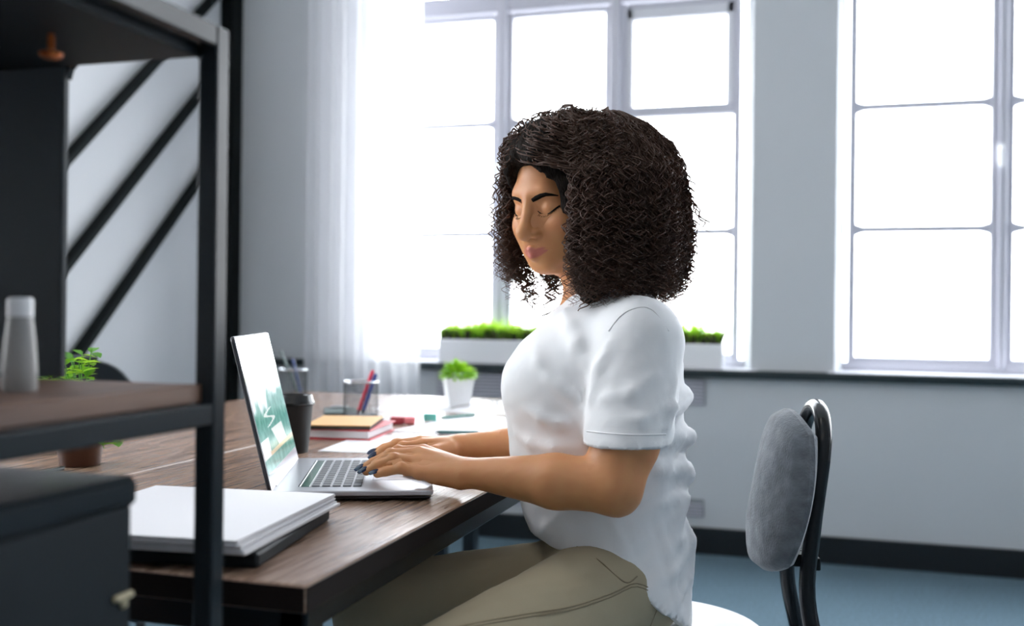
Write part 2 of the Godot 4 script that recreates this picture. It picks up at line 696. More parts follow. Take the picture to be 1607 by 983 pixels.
# ---------------------------------------------------------------- the room
func room() -> void:
	var X0 := -2.84
	var X1 := 4.6
	var Z0 := -4.44
	var Z1 := 2.9
	var H := 3.35
	var m := Msh.new()
	m.cube(Vector3(X0 - 0.3, -0.2, Z0 - 0.3), Vector3(X1 + 0.3, 0.0, Z1 + 0.3), 0)
	struct("floor", m, M.carpet, "blue grey carpet floor running under the desk and the chair to the window wall", "floor")
	m = Msh.new()
	m.cube(Vector3(X0 - 0.3, H, Z0 - 0.3), Vector3(X1 + 0.3, H + 0.2, Z1 + 0.3), 0)
	struct("ceiling", m, M.ceiling, "plain white ceiling of the office", "ceiling")
	# window wall: parapet, lintel and splayed piers between the openings
	var opens := [[-2.06, -0.282], [0.061, 1.84], [2.18, 3.96]]
	var bot := 0.765
	var top := 3.08
	m = Msh.new()
	m.cube(Vector3(X0 - 0.3, 0, Z0 - 0.3), Vector3(X1 + 0.3, bot, Z0), 0)
	m.cube(Vector3(X0 - 0.3, top, Z0 - 0.3), Vector3(X1 + 0.3, H, Z0), 0)
	var edge := X0 - 0.3
	for k in 4:
		var l: float = edge
		var r: float = opens[k][0] if k < 3 else X1 + 0.3
		var sl := 0.0 if k == 0 else 0.035
		var sr := 0.0 if k == 3 else 0.035
		m.prism(PackedVector2Array([Vector2(l, -Z0), Vector2(r, -Z0), Vector2(r + sr, -Z0 + 0.14), Vector2(r + sr, -Z0 + 0.3), Vector2(l - sl, -Z0 + 0.3), Vector2(l - sl, -Z0 + 0.14)]),
			Transform3D(Basis(Vector3.RIGHT, Vector3.FORWARD, Vector3.UP), Vector3(0, bot, 0)), top - bot)
		if k < 3:
			edge = opens[k][1]
	struct("wall_back", m, M.wall, "pale grey window wall with a wide pier between two tall windows", "wall")
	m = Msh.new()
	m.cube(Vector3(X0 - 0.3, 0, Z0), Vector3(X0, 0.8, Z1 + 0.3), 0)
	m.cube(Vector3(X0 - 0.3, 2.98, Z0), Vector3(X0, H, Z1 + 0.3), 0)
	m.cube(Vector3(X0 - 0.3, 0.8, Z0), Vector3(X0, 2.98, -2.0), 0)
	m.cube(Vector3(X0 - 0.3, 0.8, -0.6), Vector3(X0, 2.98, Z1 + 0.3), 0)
	struct("wall_left", m, M.wall_lit, "light grey side wall, paled to look lit, behind the black rack, crossed by slanting bars", "wall")
	m = Msh.new()
	m.cube(Vector3(X1, 0, Z0), Vector3(X1 + 0.3, H, Z1 + 0.3), 0)
	struct("wall_right", m, M.wall, "plain grey wall on the right beyond the frame", "wall")
	m = Msh.new()
	m.cube(Vector3(X0, 0, Z1), Vector3(X1, H, Z1 + 0.3), 0)
	struct("wall_front", m, M.wall, "plain grey wall behind the camera", "wall")
	var zf := Z0 - 0.14
	for k in 3:
		window(k + 1, opens[k][0] - 0.035, opens[k][1] + 0.035, 0.80, top, zf, k == 0)
	var side := window(4, 0.6, 2.0, 0.8, 2.98, 0.0, false)  # added window out of view, lights the room from the left
	side.transform = Transform3D(Basis(Vector3.UP, PI / 2), Vector3(X0 - 0.14, 0.8, -0.6))
	# sill board with a dark front edge along the whole wall
	m = Msh.new()
	m.cube(Vector3(X0, 0.762, Z0), Vector3(X1, 0.796, Z0 + 0.05), 0.004)
	struct("trim_1", m, M.sill_edge, "dark sill edge running along the wall below both windows", "sill")
	for k in 3:
		m = Msh.new()
		m.cube(Vector3(opens[k][0] - 0.03, 0.765, Z0 - 0.139), Vector3(opens[k][1] + 0.03, 0.80, Z0 + 0.03), 0.003)
		struct("trim_%d" % (k + 2), m, M.trim, ["white sill board under the window with the planters", "white sill board under the window right of the pier", "white sill board under the window beyond the frame"][k], "sill")
	m = Msh.new()
	m.cube(Vector3(X0, 0, Z0), Vector3(X1, 0.112, Z0 + 0.025), 0.004)
	struct("baseboard_back", m, M.base, "black baseboard along the foot of the window wall", "baseboard")
	m = Msh.new()
	m.cube(Vector3(X0, 0, Z0 + 0.025), Vector3(X0 + 0.025, 0.112, Z1), 0.004)
	struct("baseboard_left", m, M.base, "black baseboard along the foot of the side wall", "baseboard")
	# black upright in the corner and three slanting bars on the side wall
	m = Msh.new()
	m.cube(Vector3(-2.84, 0.112, -4.44), Vector3(-2.765, H, -4.35), 0.004)
	single("corner_post", m, M.bar, "black upright post standing in the corner left of the curtain", "post")
	var ends := [[Vector3(-2.8, 0.63, -2.216), Vector3(-2.8, 2.62, -4.33)], [Vector3(-2.8, 0.19, -2.222), Vector3(-2.8, 2.24, -4.33)], [Vector3(-2.8, 0.15, -2.622), Vector3(-2.8, 1.84, -4.33)]]
	var which := ["highest", "middle", "lowest"]
	for k in 3:
		m = Msh.new()
		m.bar(ends[k][0], ends[k][1], 0.05, 0.03, Vector3.UP, 0.003)
		single("wall_bar", m, M.bar, "%s of the three slanting black bars on the side wall" % which[k], "bar", "slanting bars on the side wall")
	# slatted grilles on the wall under the window
	for k in 2:
		var y0: float = [0.64, 0.155][k]
		var y1: float = [0.755, 0.232][k]
		var t := thing("wall_grille", ["upper slatted grille on the wall right under the sill, behind the woman", "lower slatted grille just above the baseboard, behind the woman"][k], "grille", Vector3(-1.09, y0, Z0), 0, "slatted grilles under the window")
		m = Msh.new()
		m.cube(Vector3(-0.62, 0, 0), Vector3(0.62, y1 - y0, 0.006), 0.001)
		obj("back_plate", m, paint("8d9196", 0.7), t)
		m = Msh.new()
		m.cube(Vector3(-0.615, -0.0045, -0.004), Vector3(0.615, 0.0045, 0.004), 0.001)
		var slat := m.mesh()
		var cnt := int((y1 - y0) / 0.0155)
		for i in cnt:
			var o := obj("slat", slat, M.frame, t)
			o.position = Vector3(0, 0.008 + i * 0.0155, 0.011)
			o.rotation.x = 0.5


func window(num: int, xl: float, xr: float, y0: float, y1: float, z: float, vent: bool) -> Node3D:
	var t := Node3D.new()
	t.name = "window_%d" % num
	add_child(t)
	t.position = Vector3(xl, y0, z)
	tag(t, ["tall window behind the woman with a small vent sash at top right", "tall window right of the pier with three rows of panes", "tall window beyond the right edge of the frame", "added unseen window in the side wall, lighting the room from the left"][num - 1], "window", "", "structure")
	var w := xr - xl
	var h := y1 - y0
	var f := 0.05
	var m := Msh.new()
	for s in [[0.0, 0.0, f, h], [w - f, 0.0, w, h], [0.0, 0.0, w, 0.035], [0.0, h - f, w, h]]:
		m.cube(Vector3(s[0], s[1], -0.06), Vector3(s[2], s[3], 0.012), 0.004)
	# upper lights above the transom
	m.cube(Vector3(0, 1.66, -0.05), Vector3(w, 1.745, 0.012), 0.004)
	obj("frame", m, M.frame, t)
	var cols := []          # [left, right] of each casement's panes
	if num == 1:
		cols = [[0.085, 0.595], [0.695, 1.135], [1.237, 1.72]]
	elif num < 4:
		cols = [[0.118, 0.645], [0.732, 1.255], [1.342, w - 0.09]]
	else:
		cols = [[0.1, 0.65], [0.75, 1.3]]
	var bars := [0.605, 1.13]
	for k in cols.size():
		var l: float = cols[k][0]
		var r: float = cols[k][1]
		var yb := 0.06
		var yt := 1.65
		m = Msh.new()
		var sw := 0.03
		m.cube(Vector3(l - sw, yb - 0.028, -0.045), Vector3(l, yt, 0.0), 0.004)
		m.cube(Vector3(r, yb - 0.028, -0.045), Vector3(r + sw, yt, 0.0), 0.004)
		m.cube(Vector3(l, yb - 0.028, -0.045), Vector3(r, yb, 0.0), 0.004)
		m.cube(Vector3(l, yt - 0.025, -0.045), Vector3(r, yt, 0.0), 0.004)
		obj("sash", m, M.frame, t)
		if k < cols.size() - 1:
			m = Msh.new()
			m.cube(Vector3(r + sw - 0.004, 0.02, -0.05), Vector3(cols[k + 1][0] - sw + 0.004, h - 0.02, 0.02), 0.006)
			obj("mullion", m, M.frame, t)
		var vent_here := vent and k == 2
		for i in 2:
			m = Msh.new()
			if vent_here and i == 1:
				m.cube(Vector3(l, 1.128, -0.045), Vector3(r, 1.175, 0.004), 0.004)
				obj("transom", m, M.frame, t)
				m = Msh.new()
				for s in [[l, 1.175, l + 0.03, yt], [r - 0.035, 1.175, r, yt], [l, yt - 0.075, r, yt - 0.02]]:
					m.cube(Vector3(s[0], s[1], -0.05), Vector3(s[2], s[3], -0.005), 0.006)
				obj("vent_sash", m, M.trim, t)
			else:
				m.cube(Vector3(l, bars[i] - 0.0135, -0.038), Vector3(r, bars[i] + 0.0135, -0.008), 0.003)
				for e in [l, r]:     # the flared ends of the glazing bar
					var s := 1.0 if e == l else -1.0
					m.prism(PackedVector2Array([Vector2(e, bars[i] - 0.024), Vector2(e + s * 0.03, bars[i] - 0.0135), Vector2(e + s * 0.03, bars[i] + 0.0135), Vector2(e, bars[i] + 0.024)]), Transform3D(Basis(), Vector3(0, 0, -0.035)), 0.02)
				obj("glazing_bar", m, M.frame, t)
		var ys := [yb, bars[0], bars[1], yt - 0.02]
		for i in 3:
			m = Msh.new()
			m.flat(Vector3(l, ys[i], -0.025), Vector3(r, ys[i], -0.025), Vector3(r, ys[i + 1], -0.025), Vector3(l, ys[i + 1], -0.025), Vector3.BACK)
			obj("pane", m, M.glass, t)
		m = Msh.new()
		m.flat(Vector3(l - 0.02, 1.74, -0.025), Vector3(r + 0.02, 1.74, -0.025), Vector3(r + 0.02, h - f, -0.025), Vector3(l - 0.02, h - f, -0.025), Vector3.BACK)
		obj("pane", m, M.glass, t)
	# casement handle on the mullion
	m = Msh.new()
	var hx: float = (cols[0][1] + cols[1][0]) / 2.0 - 0.012
	m.cube(Vector3(hx - 0.012, 0.86, 0.018), Vector3(hx + 0.012, 0.95, 0.027), 0.003)
	m.tube(PackedVector3Array([Vector3(hx, 0.93, 0.025), Vector3(hx, 0.93, 0.05), Vector3(hx, 0.92, 0.055), Vector3(hx, 0.85, 0.055)]), 0.008, 0.007)
	obj("handle", m, M.white, t)
	return t


# ---------------------------------------------------------------- desk, chair, rack
func desk(x0: float, x1: float, label: String) -> void:
	var z0 := -3.26
	var z1 := -0.957
	var t := thing("office_desk", label, "desk", Vector3((x0 + x1) / 2, 0, (z0 + z1) / 2), 0, "long wooden desks set side by side")
	var w := x1 - x0
	var l := z1 - z0
	var m := Msh.new()
	m.cube(Vector3(-w / 2, DESK - 0.03, -l / 2), Vector3(w / 2, DESK, l / 2), 0.0025)
	obj("tabletop", m, M.wood, t)
	m = Msh.new()
	for s in [-1, 1]:
		m.cube(Vector3(s * (w / 2) - 0.0008, DESK - 0.0285, -l / 2 + 0.002), Vector3(s * (w / 2) + 0.0008, DESK - 0.002, l / 2 - 0.002), 0.0003)
		m.cube(Vector3(-w / 2 + 0.002, DESK - 0.0285, s * (l / 2) - 0.0008), Vector3(w / 2 - 0.002, DESK - 0.002, s * (l / 2) + 0.0008), 0.0003)
	obj("edge_shade", m, M.edge_shade, t)
	m = Msh.new()
	for s in [-1, 1]:
		m.cube(Vector3(s * (w / 2 - 0.05) - 0.015, DESK - 0.075, -l / 2 + 0.06), Vector3(s * (w / 2 - 0.05) + 0.015, DESK - 0.03, l / 2 - 0.06), 0.002)
	obj("side_rail", m, M.steel, t)
	for e in [-1, 1]:
		var z: float = e * (l / 2 - 0.08)
		m = Msh.new()
		m.cube(Vector3(-w / 2 + 0.03, DESK - 0.08, z - 0.02), Vector3(w / 2 - 0.03, DESK - 0.03, z + 0.02), 0.002)
		obj("cross_rail", m, M.steel, t)
		for s in [-1, 1]:
			m = Msh.new()
			m.bar(Vector3(s * (w / 2 - 0.06), DESK - 0.08, z), Vector3(s * (w / 2 - 0.045), 0.0, z), 0.05, 0.04)
			obj("leg", m, M.steel, t)
		m = Msh.new()
		m.bar(Vector3(-w / 2 + 0.08, 0.12, z), Vector3(w / 2 - 0.08, 0.12, z), 0.03, 0.03)
		obj("foot_rail", m, M.steel, t)


func furniture() -> void:
	desk(-1.152, -0.514, "dark walnut desk the laptop stands on, nearest the woman")
	desk(-1.79, -1.156, "dark walnut desk joined to the far side, beyond the pale seam")
	var m := Msh.new()
	# her chair: round seat, padded back, bent tube frame
	var seat := at(1022, 982, 1.76)
	var base := Vector3(seat.x, 0, seat.z)
	var fwd := Vector3(-0.977, 0, 0.213).normalized()
	var t := thing("task_chair", "grey upholstered chair with black tube frame that the woman sits on", "chair", base, atan2(fwd.x, fwd.z))
	# local +z forward, +x her left
	m = Msh.new()
	m.lathe(Transform3D(Basis(), Vector3.ZERO), [Vector2(0.0, 0.43), Vector2(0.17, 0.43), Vector2(0.2, 0.438), Vector2(0.212, 0.455), Vector2(0.208, 0.474), Vector2(0.19, 0.487), Vector2(0.15, 0.492), Vector2(0.0, 0.494)], 56)
	obj("seat", m, paint("d7d8dc", 0.55), t)
	var inv := Transform3D(Basis(Vector3.UP, atan2(fwd.x, fwd.z)), base).affine_inverse()
	# padded back: a rounded shell leaning backwards
	m = Msh.new()
	var front := []
	var back := []
	for i in 25:
		var v := -1.0 + 2.0 * i / 24.0
		var rf := PackedVector3Array()
		var rb := PackedVector3Array()
		for j in 25:
			var u := -1.0 + 2.0 * j / 24.0
			# superellipse outline, mapped from the square
			var uu := u * sqrt(1.0 - v * v * 0.38)
			var vv := v * sqrt(1.0 - u * u * 0.38)
			var x := uu * 0.165
			var y := vv * 0.135 + 0.735
			var edge := clampf(1.0 - maxf(absf(u), absf(v)), 0.0, 1.0)
			var puff := 0.033 * pow(edge, 0.27)
			var z := -0.190 - (y - 0.62) * 0.17 - x * x * 0.8
			rf.push_back(Vector3(x, y, z + puff + 0.004))
			rb.push_back(Vector3(x, y, z - 0.5 * puff - 0.004))
		front.append(rf); back.append(rb)
	m.sheet(front, false)
	m.sheet(back, true)
	for i in 24:
		for e in [0, 24]:
			m.flat(front[i][e], front[i + 1][e], back[i + 1][e], back[i][e], front[i][e] - front[i][12])
			m.flat(front[e][i], front[e][i + 1], back[e][i + 1], back[e][i], front[e][i] - front[12][i])
	obj("backrest", m, M.fabric, t)
	# bent tube loop behind the pad, its two ends running down as rear legs
	m = Msh.new()
	var path := PackedVector3Array()
	var side := [Vector3(0.15, 0.012, -0.37), Vector3(0.12, 0.25, -0.325), Vector3(0.098, 0.45, -0.272), Vector3(0.088, 0.57, -0.247), Vector3(0.085, 0.68, -0.255), Vector3(0.085, 0.78, -0.267)]
	for p in side:
		path.push_back(p)
	for i in 9:
		var a := PI * i / 8.0
		path.push_back(Vector3(0.085 * cos(a), 0.80 + 0.075 * sin(a), -0.269 - 0.008 * sin(a)))
	for i in range(5, -1, -1):
		path.push_back(Vector3(-side[i].x, side[i].y, side[i].z))
	m.tube(smooth(path, 5), 0.0135, 0.0135, 12)
	obj("back_frame", m, M.black_gloss, t)
	for s in [-1, 1]:
		m = Msh.new()
		m.tube(smooth(PackedVector3Array([Vector3(s * 0.17, 0.012, 0.19), Vector3(s * 0.16, 0.3, 0.165), Vector3(s * 0.14, 0.425, 0.13)]), 5), 0.0125, 0.0125, 12)
		obj("front_leg", m, M.black_gloss, t)
	m = Msh.new()
	for y in [0.425]:
		m.bar(Vector3(-0.14, y, 0.13), Vector3(-0.1, y, -0.274), 0.022, 0.012)
		m.bar(Vector3(0.14, y, 0.13), Vector3(0.1, y, -0.274), 0.022, 0.012)
	obj("seat_support", m, M.black_gloss, t)
	m = Msh.new()
	for y in [0.735, 0.625]:
		m = Msh.new()
		m.bar(Vector3(-0.088, y, -0.258), Vector3(0.088, y, -0.258), 0.02, 0.02)
		m.bar(Vector3(0.05, y, -0.258), Vector3(0.05, y, -0.215), 0.03, 0.02)
		m.bar(Vector3(-0.05, y, -0.258), Vector3(-0.05, y, -0.215), 0.03, 0.02)
		obj("back_bracket", m, M.black_gloss, t)


func smooth(p: PackedVector3Array, per := 6) -> PackedVector3Array:
	var out := PackedVector3Array()
	var n := p.size()
	for i in n - 1:
		for k in per:
			out.push_back(p[i].cubic_interpolate(p[i + 1], p[maxi(i - 1, 0)], p[mini(i + 2, n - 1)], float(k) / per))
	out.push_back(p[n - 1])
	return out


# ---------------------------------------------------------------- the woman at the laptop
class Flesh extends Solid:
	var head := Transform3D()
	var base := Color(0.64, 0.285, 0.115)
	var lip := Color(0.56, 0.165, 0.125)
	var blush := Color(0.62, 0.235, 0.10)
	var n: FastNoiseLite

	func tint(q: Vector3) -> Color:
		var c := base.lerp(blush, clampf(0.5 + n.get_noise_3d(q.x * 40.0, q.y * 40.0, q.z * 40.0), 0.0, 1.0) * 0.5)
		var l := head.affine_inverse() * q
		if l.z > 0.05 and l.y > -0.1 and l.y < -0.04:
			# a cupid's bow above, a fuller curve below
			var u := absf(l.x) / 0.0305
			var hi := -0.0608 - 0.0065 * u * u + 0.0018 * cos(minf(u, 1.0) * 9.0)
			var lo := -0.0815 + 0.0125 * u * u
			if u < 1.0:
				var e := smoothstep(0.0, 0.0022, minf(hi - l.y, l.y - lo))
				c = c.lerp(lip, e)
		if l.z > 0.05 and absf(absf(l.x) - 0.042) < 0.03:
			c = c.lerp(blush, 0.5 * exp(-Vector2((absf(l.x) - 0.045) / 0.018, (l.y + 0.03) / 0.016).length_squared()))
		return c


class Shirt extends Solid:
	var n: FastNoiseLite
	var f := Vector3.ZERO
	var mid := Vector3.ZERO

	func ripple(q: Vector3) -> float:
		var r := q - mid
		var back := clampf(-r.dot(f) * 9.0, 0.0, 1.0)
		var low := clampf((0.98 - q.y) * 5.0, 0.0, 1.0)
		var a := n.get_noise_3d(q.x * 7.0, q.y * 4.0, q.z * 7.0)
		var b := 1.0 - 2.0 * absf(n.get_noise_3d(q.x * 5.0 + 9.0, q.y * 13.0 + r.dot(f) * 6.0, q.z * 5.0))
		return 0.0035 * a + 0.0015 * b + 0.0065 * maxf(b - 0.4, -0.25) * back * low


class Cloth extends Solid:
	var n: FastNoiseLite

	func ripple(q: Vector3) -> float:
		return 0.003 * n.get_noise_3d(q.x * 9.0, q.y * 9.0, q.z * 9.0)


class Mane extends Solid:
	var n: FastNoiseLite

	func ripple(q: Vector3) -> float:
		return 0.008 * n.get_noise_3d(q.x * 36.0, q.y * 22.0, q.z * 36.0)


func bent(s: Solid, pts: Array, radii: Array, k: float) -> void:
	for i in pts.size() - 1:
		s.capsule(pts[i], pts[i + 1], radii[i], radii[i + 1], k if i == 0 else 0.003)


func person() -> void:
	var R := Vector3(cos(YAW), 0, -sin(YAW))
	var T := Vector3(sin(YAW), 0, cos(YAW))
	var U := Vector3.UP
	var F := (-R * cos(0.1) + T * sin(0.1)).normalized()
	var L := Vector3(F.z, 0, -F.x)
	var TF := Basis(F, U, -L)       # torso axes: forward, up, to her right
	var foot := at(960, 900, 1.72)
	var base := Vector3(foot.x, 0, foot.z)
	var p := thing("person", "woman with big curly brown hair, white t-shirt and khaki trousers, typing on the laptop", "person", base)

	# ---------------- head axes: turned towards the camera and bowed
	var hyaw := deg_to_rad(43.0)
	var bow := deg_to_rad(12.0)
	var hh := -R * cos(hyaw) + T * sin(hyaw)
	var Hf := hh * cos(bow) - U * sin(bow)
	var Hu := U * cos(bow) + hh * sin(bow)
	var Hl := Hu.cross(Hf)
	var H := Transform3D(Basis(Hl, Hu, Hf), at(886, 318, 1.72))

	# ---------------- skin: one surface from head to hands
	var s := Flesh.new()
	s.head = H
	s.n = noise(1.0, 3, 2)
	s.oval(H * Vector3(0, 0.04, -0.015), Vector3(0.073, 0.084, 0.093), H.basis, 0.02)
	s.oval(H * Vector3(0, -0.022, 0.024), Vector3(0.061, 0.085, 0.066), H.basis, 0.03)
	s.oval(H * Vector3(0, -0.068, 0.033), Vector3(0.05, 0.044, 0.052), H.basis, 0.03)
	s.capsule(H * Vector3(-0.009, -0.091, 0.064), H * Vector3(0.009, -0.091, 0.064), 0.0165, 0.0165, 0.022)
	s.capsule(H * Vector3(-0.028, 0.021, 0.069), H * Vector3(0.028, 0.021, 0.069), 0.0165, 0.0165, 0.02)
	for e in [-1, 1]:
		s.oval(H * Vector3(e * 0.0435, -0.03, 0.054), Vector3(0.023, 0.024, 0.024), H.basis, 0.022)
		s.capsule(H * Vector3(e * 0.034, 0.002, 0.098), H * Vector3(e * 0.026, 0.004, 0.102), 0.0145, 0.013, 0.024, 1)
		s.oval(H * Vector3(e * 0.032, -0.001, 0.0655), Vector3(0.0155, 0.013, 0.0155), H.basis, 0.004)
	s.capsule(H * Vector3(0, 0.016, 0.081), H * Vector3(0, -0.034, 0.102), 0.008, 0.0118, 0.010)
	s.capsule(H * Vector3(0, -0.037, 0.1025), H * Vector3(0, -0.036, 0.1045), 0.0135, 0.0135, 0.006)
	for e in [-1, 1]:
		s.oval(H * Vector3(e * 0.0150, -0.0405, 0.0905), Vector3(0.0088, 0.009, 0.012), H.basis, 0.006)
		s.oval(H * Vector3(e * 0.0072, -0.0508, 0.0965), Vector3(0.0036, 0.0032, 0.0052), H.basis, 0.003, 1)
	# lips
	for e in [-1, 1]:
		s.oval(H * Vector3(e * 0.04, -0.066, 0.022), Vector3(0.026, 0.032, 0.034), H.basis, 0.03)
		s.capsule(H * Vector3(e * 0.003, -0.0655, 0.0925), H * Vector3(e * 0.028, -0.0672, 0.0775), 0.0058, 0.003, 0.006)
		s.capsule(H * Vector3(e * 0.0, -0.0775, 0.0905), H * Vector3(e * 0.025, -0.0705, 0.0775), 0.0068, 0.003, 0.006)
		s.capsule(H * Vector3(e * 0.0, -0.0712, 0.1015), H * Vector3(e * 0.034, -0.0665, 0.0800), 0.0016, 0.0012, 0.003, 1)
		s.oval(H * Vector3(e * 0.073, -0.012, -0.012), Vector3(0.01, 0.03, 0.018), H.basis, 0.006)
	# neck and chest under the shirt
	s.capsule(H * Vector3(0, -0.055, -0.026), at(948, 490, 1.725), 0.049, 0.056, 0.02)
	s.capsule(at(950, 500, 1.725), at(1000, 530, 1.62), 0.05, 0.045, 0.03)
	s.capsule(at(950, 500, 1.725), at(985, 530, 1.83), 0.05, 0.045, 0.03)
	s.capsule(at(945, 540, 1.725), at(945, 850, 1.725), 0.095, 0.095, 0.03)
	# near arm (her left) and far arm
	s.capsule(at(1000, 540, 1.585), at(981, 694, 1.53), 0.048, 0.0515, 0.02)
	s.capsule(at(981, 694, 1.53), at(964, 763, 1.51), 0.0515, 0.0415, 0.01)
	var el := at(964, 763, 1.51)
	s.capsule(at(972, 783, 1.512), at(966, 780, 1.512), 0.022, 0.022, 0.02)
	var wr := at(738, 744, 1.585)
	var fm := at(872, 756, 1.535)
	s.capsule(el, fm, 0.041, 0.0405, 0.012)
	s.capsule(fm, wr, 0.0405, 0.0215, 0.012)
	s.capsule(fm + T * -0.01, wr + T * -0.018 + U * 0.001, 0.036, 0.0205, 0.012)
	s.capsule(at(985, 540, 1.865), at(905, 692, 1.885), 0.048, 0.04, 0.02)
	var wr2 := at(724, 700, 1.865)
	s.capsule(at(905, 692, 1.885), wr2, 0.041, 0.021, 0.012)
	s.capsule(at(905, 692, 1.885), wr2 + T * 0.016, 0.036, 0.020, 0.012)
	# hands: palm, four fingers and a thumb each
	var near := [
		[[658, 741, 1.600], [630, 735, 1.608], [606, 740, 1.616], [592, 744, 1.622], 0.0085],
		[[656, 725, 1.622], [618, 721, 1.628], [592, 731, 1.632], [575, 740, 1.636], 0.0092],
		[[657, 712, 1.642], [613, 714, 1.648], [586, 727, 1.652], [570, 736, 1.656], 0.0095],
		[[664, 708, 1.664], [624, 709, 1.672], [601, 721, 1.676], [587, 732, 1.680], 0.0092]]
	var far := [
		[[664, 698, 1.816], [632, 702, 1.808], [615, 712, 1.803], [603, 720, 1.800], 0.0092],
		[[660, 694, 1.836], [622, 698, 1.832], [602, 707, 1.828], [589, 716, 1.825], 0.0095],
		[[660, 695, 1.856], [624, 697, 1.853], [603, 704, 1.851], [588, 711, 1.849], 0.0092],
		[[664, 700, 1.874], [638, 700, 1.872], [620, 704, 1.871], [605, 709, 1.869], 0.0084]]
	var nails := []
	for hand in [[near, wr, wr - T * 0.018, 1.0], [far, wr2 + T * 0.016, wr2, -1.0]]:
		var k := 0
		for fg in hand[0]:
			var q := []
			for i in 4:
				q.append(at(fg[i][0], fg[i][1], fg[i][2]))
			var r: float = fg[4]
			var from: Vector3 = (hand[1] as Vector3).lerp(hand[2], k / 3.0)
			s.capsule(from, q[0], 0.0175, r + 0.0022, 0.009)
			bent(s, q, [r + 0.0008, r, r * 0.92, r * 0.8], 0.0035)
			s.capsule(q[1] - U * 0.0005, q[1] + U * 0.001, r + 0.0006, r + 0.0006, 0.004)
			nails.append([q[3], (q[3] - q[2]).normalized(), r])
			k += 1
		for k2 in 3:
			s.capsule(at(hand[0][k2][0][0], hand[0][k2][0][1] + 3, hand[0][k2][0][2]), at(hand[0][k2 + 1][0][0], hand[0][k2 + 1][0][1] + 3, hand[0][k2 + 1][0][2]), 0.0095, 0.0095, 0.006)
	s.capsule(at(722, 752, 1.585), at(682, 748, 1.598), 0.0165, 0.012, 0.012)      # heel of the near hand
	bent(s, [at(712, 742, 1.635), at(684, 738, 1.668), at(660, 741, 1.685), at(640, 745, 1.692)], [0.016, 0.0115, 0.01, 0.0085], 0.01)
	bent(s, [at(706, 706, 1.825), at(682, 709, 1.800), at(662, 713, 1.79), at(645, 717, 1.786)], [0.015, 0.0115, 0.0098, 0.0084], 0.01)
	# hips and legs inside the trousers
	var hipn := at(972, 918, 1.645)
	var hipf := at(965, 918, 1.82)
	var kn := at(690, 1078, 1.30)
	var kf := at(600, 960, 1.60)
	var an := Vector3(kn.x + R.x * 0.06, 0.09, kn.z - 0.03)
	var af := Vector3(kf.x + R.x * 0.05, 0.09, kf.z)
	s.capsule(at(950, 850, 1.725), at(970, 900, 1.725), 0.09, 0.08, 0.04)
	for q in [[hipn, kn, an], [hipf, kf, af]]:
		s.capsule(q[0], q[1], 0.072, 0.05, 0.03)
		s.capsule(q[1], q[2], 0.048, 0.034, 0.02)
		s.capsule(q[2], q[2] + F * 0.06 - U * 0.045, 0.034, 0.03, 0.02)

	var skin := paint("ffffff", 0.48)
	skin.vertex_color_use_as_albedo = true
	skin.subsurf_scatter_enabled = true
	skin.subsurf_scatter_strength = 0.06
	bumpy(skin, noise_tex(0.2, [], 77, 256, 3), 0.01, Vector3(14, 14, 14))
	var m := Msh.new()
	m.use_col = true
	var c := H.origin
	s.build(m, c - Vector3(0.125, 0.20, 0.125), c + Vector3(0.125, 0.14, 0.125), 0.0027, base)
	var hl := at(640, 725, 1.68)
	s.build(m, hl - Vector3(0.13, 0.075, 0.2), hl + Vector3(0.115, 0.07, 0.155), 0.0024, base)
	s.build(m, Vector3(wr.x - 0.04, 0.70, wr2.z - 0.14), Vector3(el.x + 0.12, 0.86, el.z + 0.16), 0.007, base)
	s.build(m, Vector3(base.x - 0.5, -0.0, base.z - 0.3), Vector3(base.x + 0.35, 1.13, base.z + 0.6), 0.016, base)
	var body := obj("body", m, skin, p)

	# ---------------- fingernails
	var nm := paint("1f2b4c", 0.18)
	for q in nails:
		m = Msh.new()
		var d: Vector3 = q[1]
		var tilt := (U + T * 0.7).normalized()
		var up := (tilt - d * tilt.dot(d)).normalized()
		var sd := d.cross(up)
		var rows := []
		for i in 7:
			var a := -1.0 + 2.0 * i / 6.0
			var line := PackedVector3Array()
			for j in 7:
				var b := -1.0 + 2.0 * j / 6.0
				var wv := 0.0062 * sqrt(maxf(0.03, 1.0 - pow(absf(a), 2.6)))
				line.push_back(q[0] + d * (a * 0.0098 + 0.0032) + sd * b * wv + up * (q[2] * 0.78 + 0.0018 - 0.0026 * b * b - 0.001 * a * a) - base)
			rows.append(line)
		m.sheet(rows)
		obj("fingernail", m, nm, p)

	# ---------------- brows and lashes lie on the face
	var hm := paint("1c1614", 0.9)
	hm.metallic_specular = 0.2
	for e in [-1.0, 1.0]:
		var bp := []
		for x in [[0.0125, 0.0135, 0.0032], [0.02, 0.0165, 0.0041], [0.03, 0.0195, 0.0039], [0.039, 0.0206, 0.0032], [0.046, 0.0188, 0.0020], [0.051, 0.016, 0.0008]]:
			bp.append([s.hit(H * Vector3(e * x[0], x[1], 0.16), -Hf), x[2]])
		m = Msh.new()
		var rows := []
		for i in bp.size():
			var q: Vector3 = bp[i][0]
			var nn := s.normal(q)
			var along: Vector3 = (bp[mini(i + 1, 5)][0] - bp[maxi(i - 1, 0)][0]).normalized()
			var ac := nn.cross(along).normalized()
			var line := PackedVector3Array()
			for k in 7:
				var b := -1.0 + 2.0 * k / 6.0
				line.push_back(q + ac * b * bp[i][1] + nn * (0.0024 - 0.0026 * b * b) - base)
			rows.append(line)
		m.sheet(rows)
		obj("eyebrow", m, hm, p)
		m = Msh.new()
		var lp := PackedVector3Array()
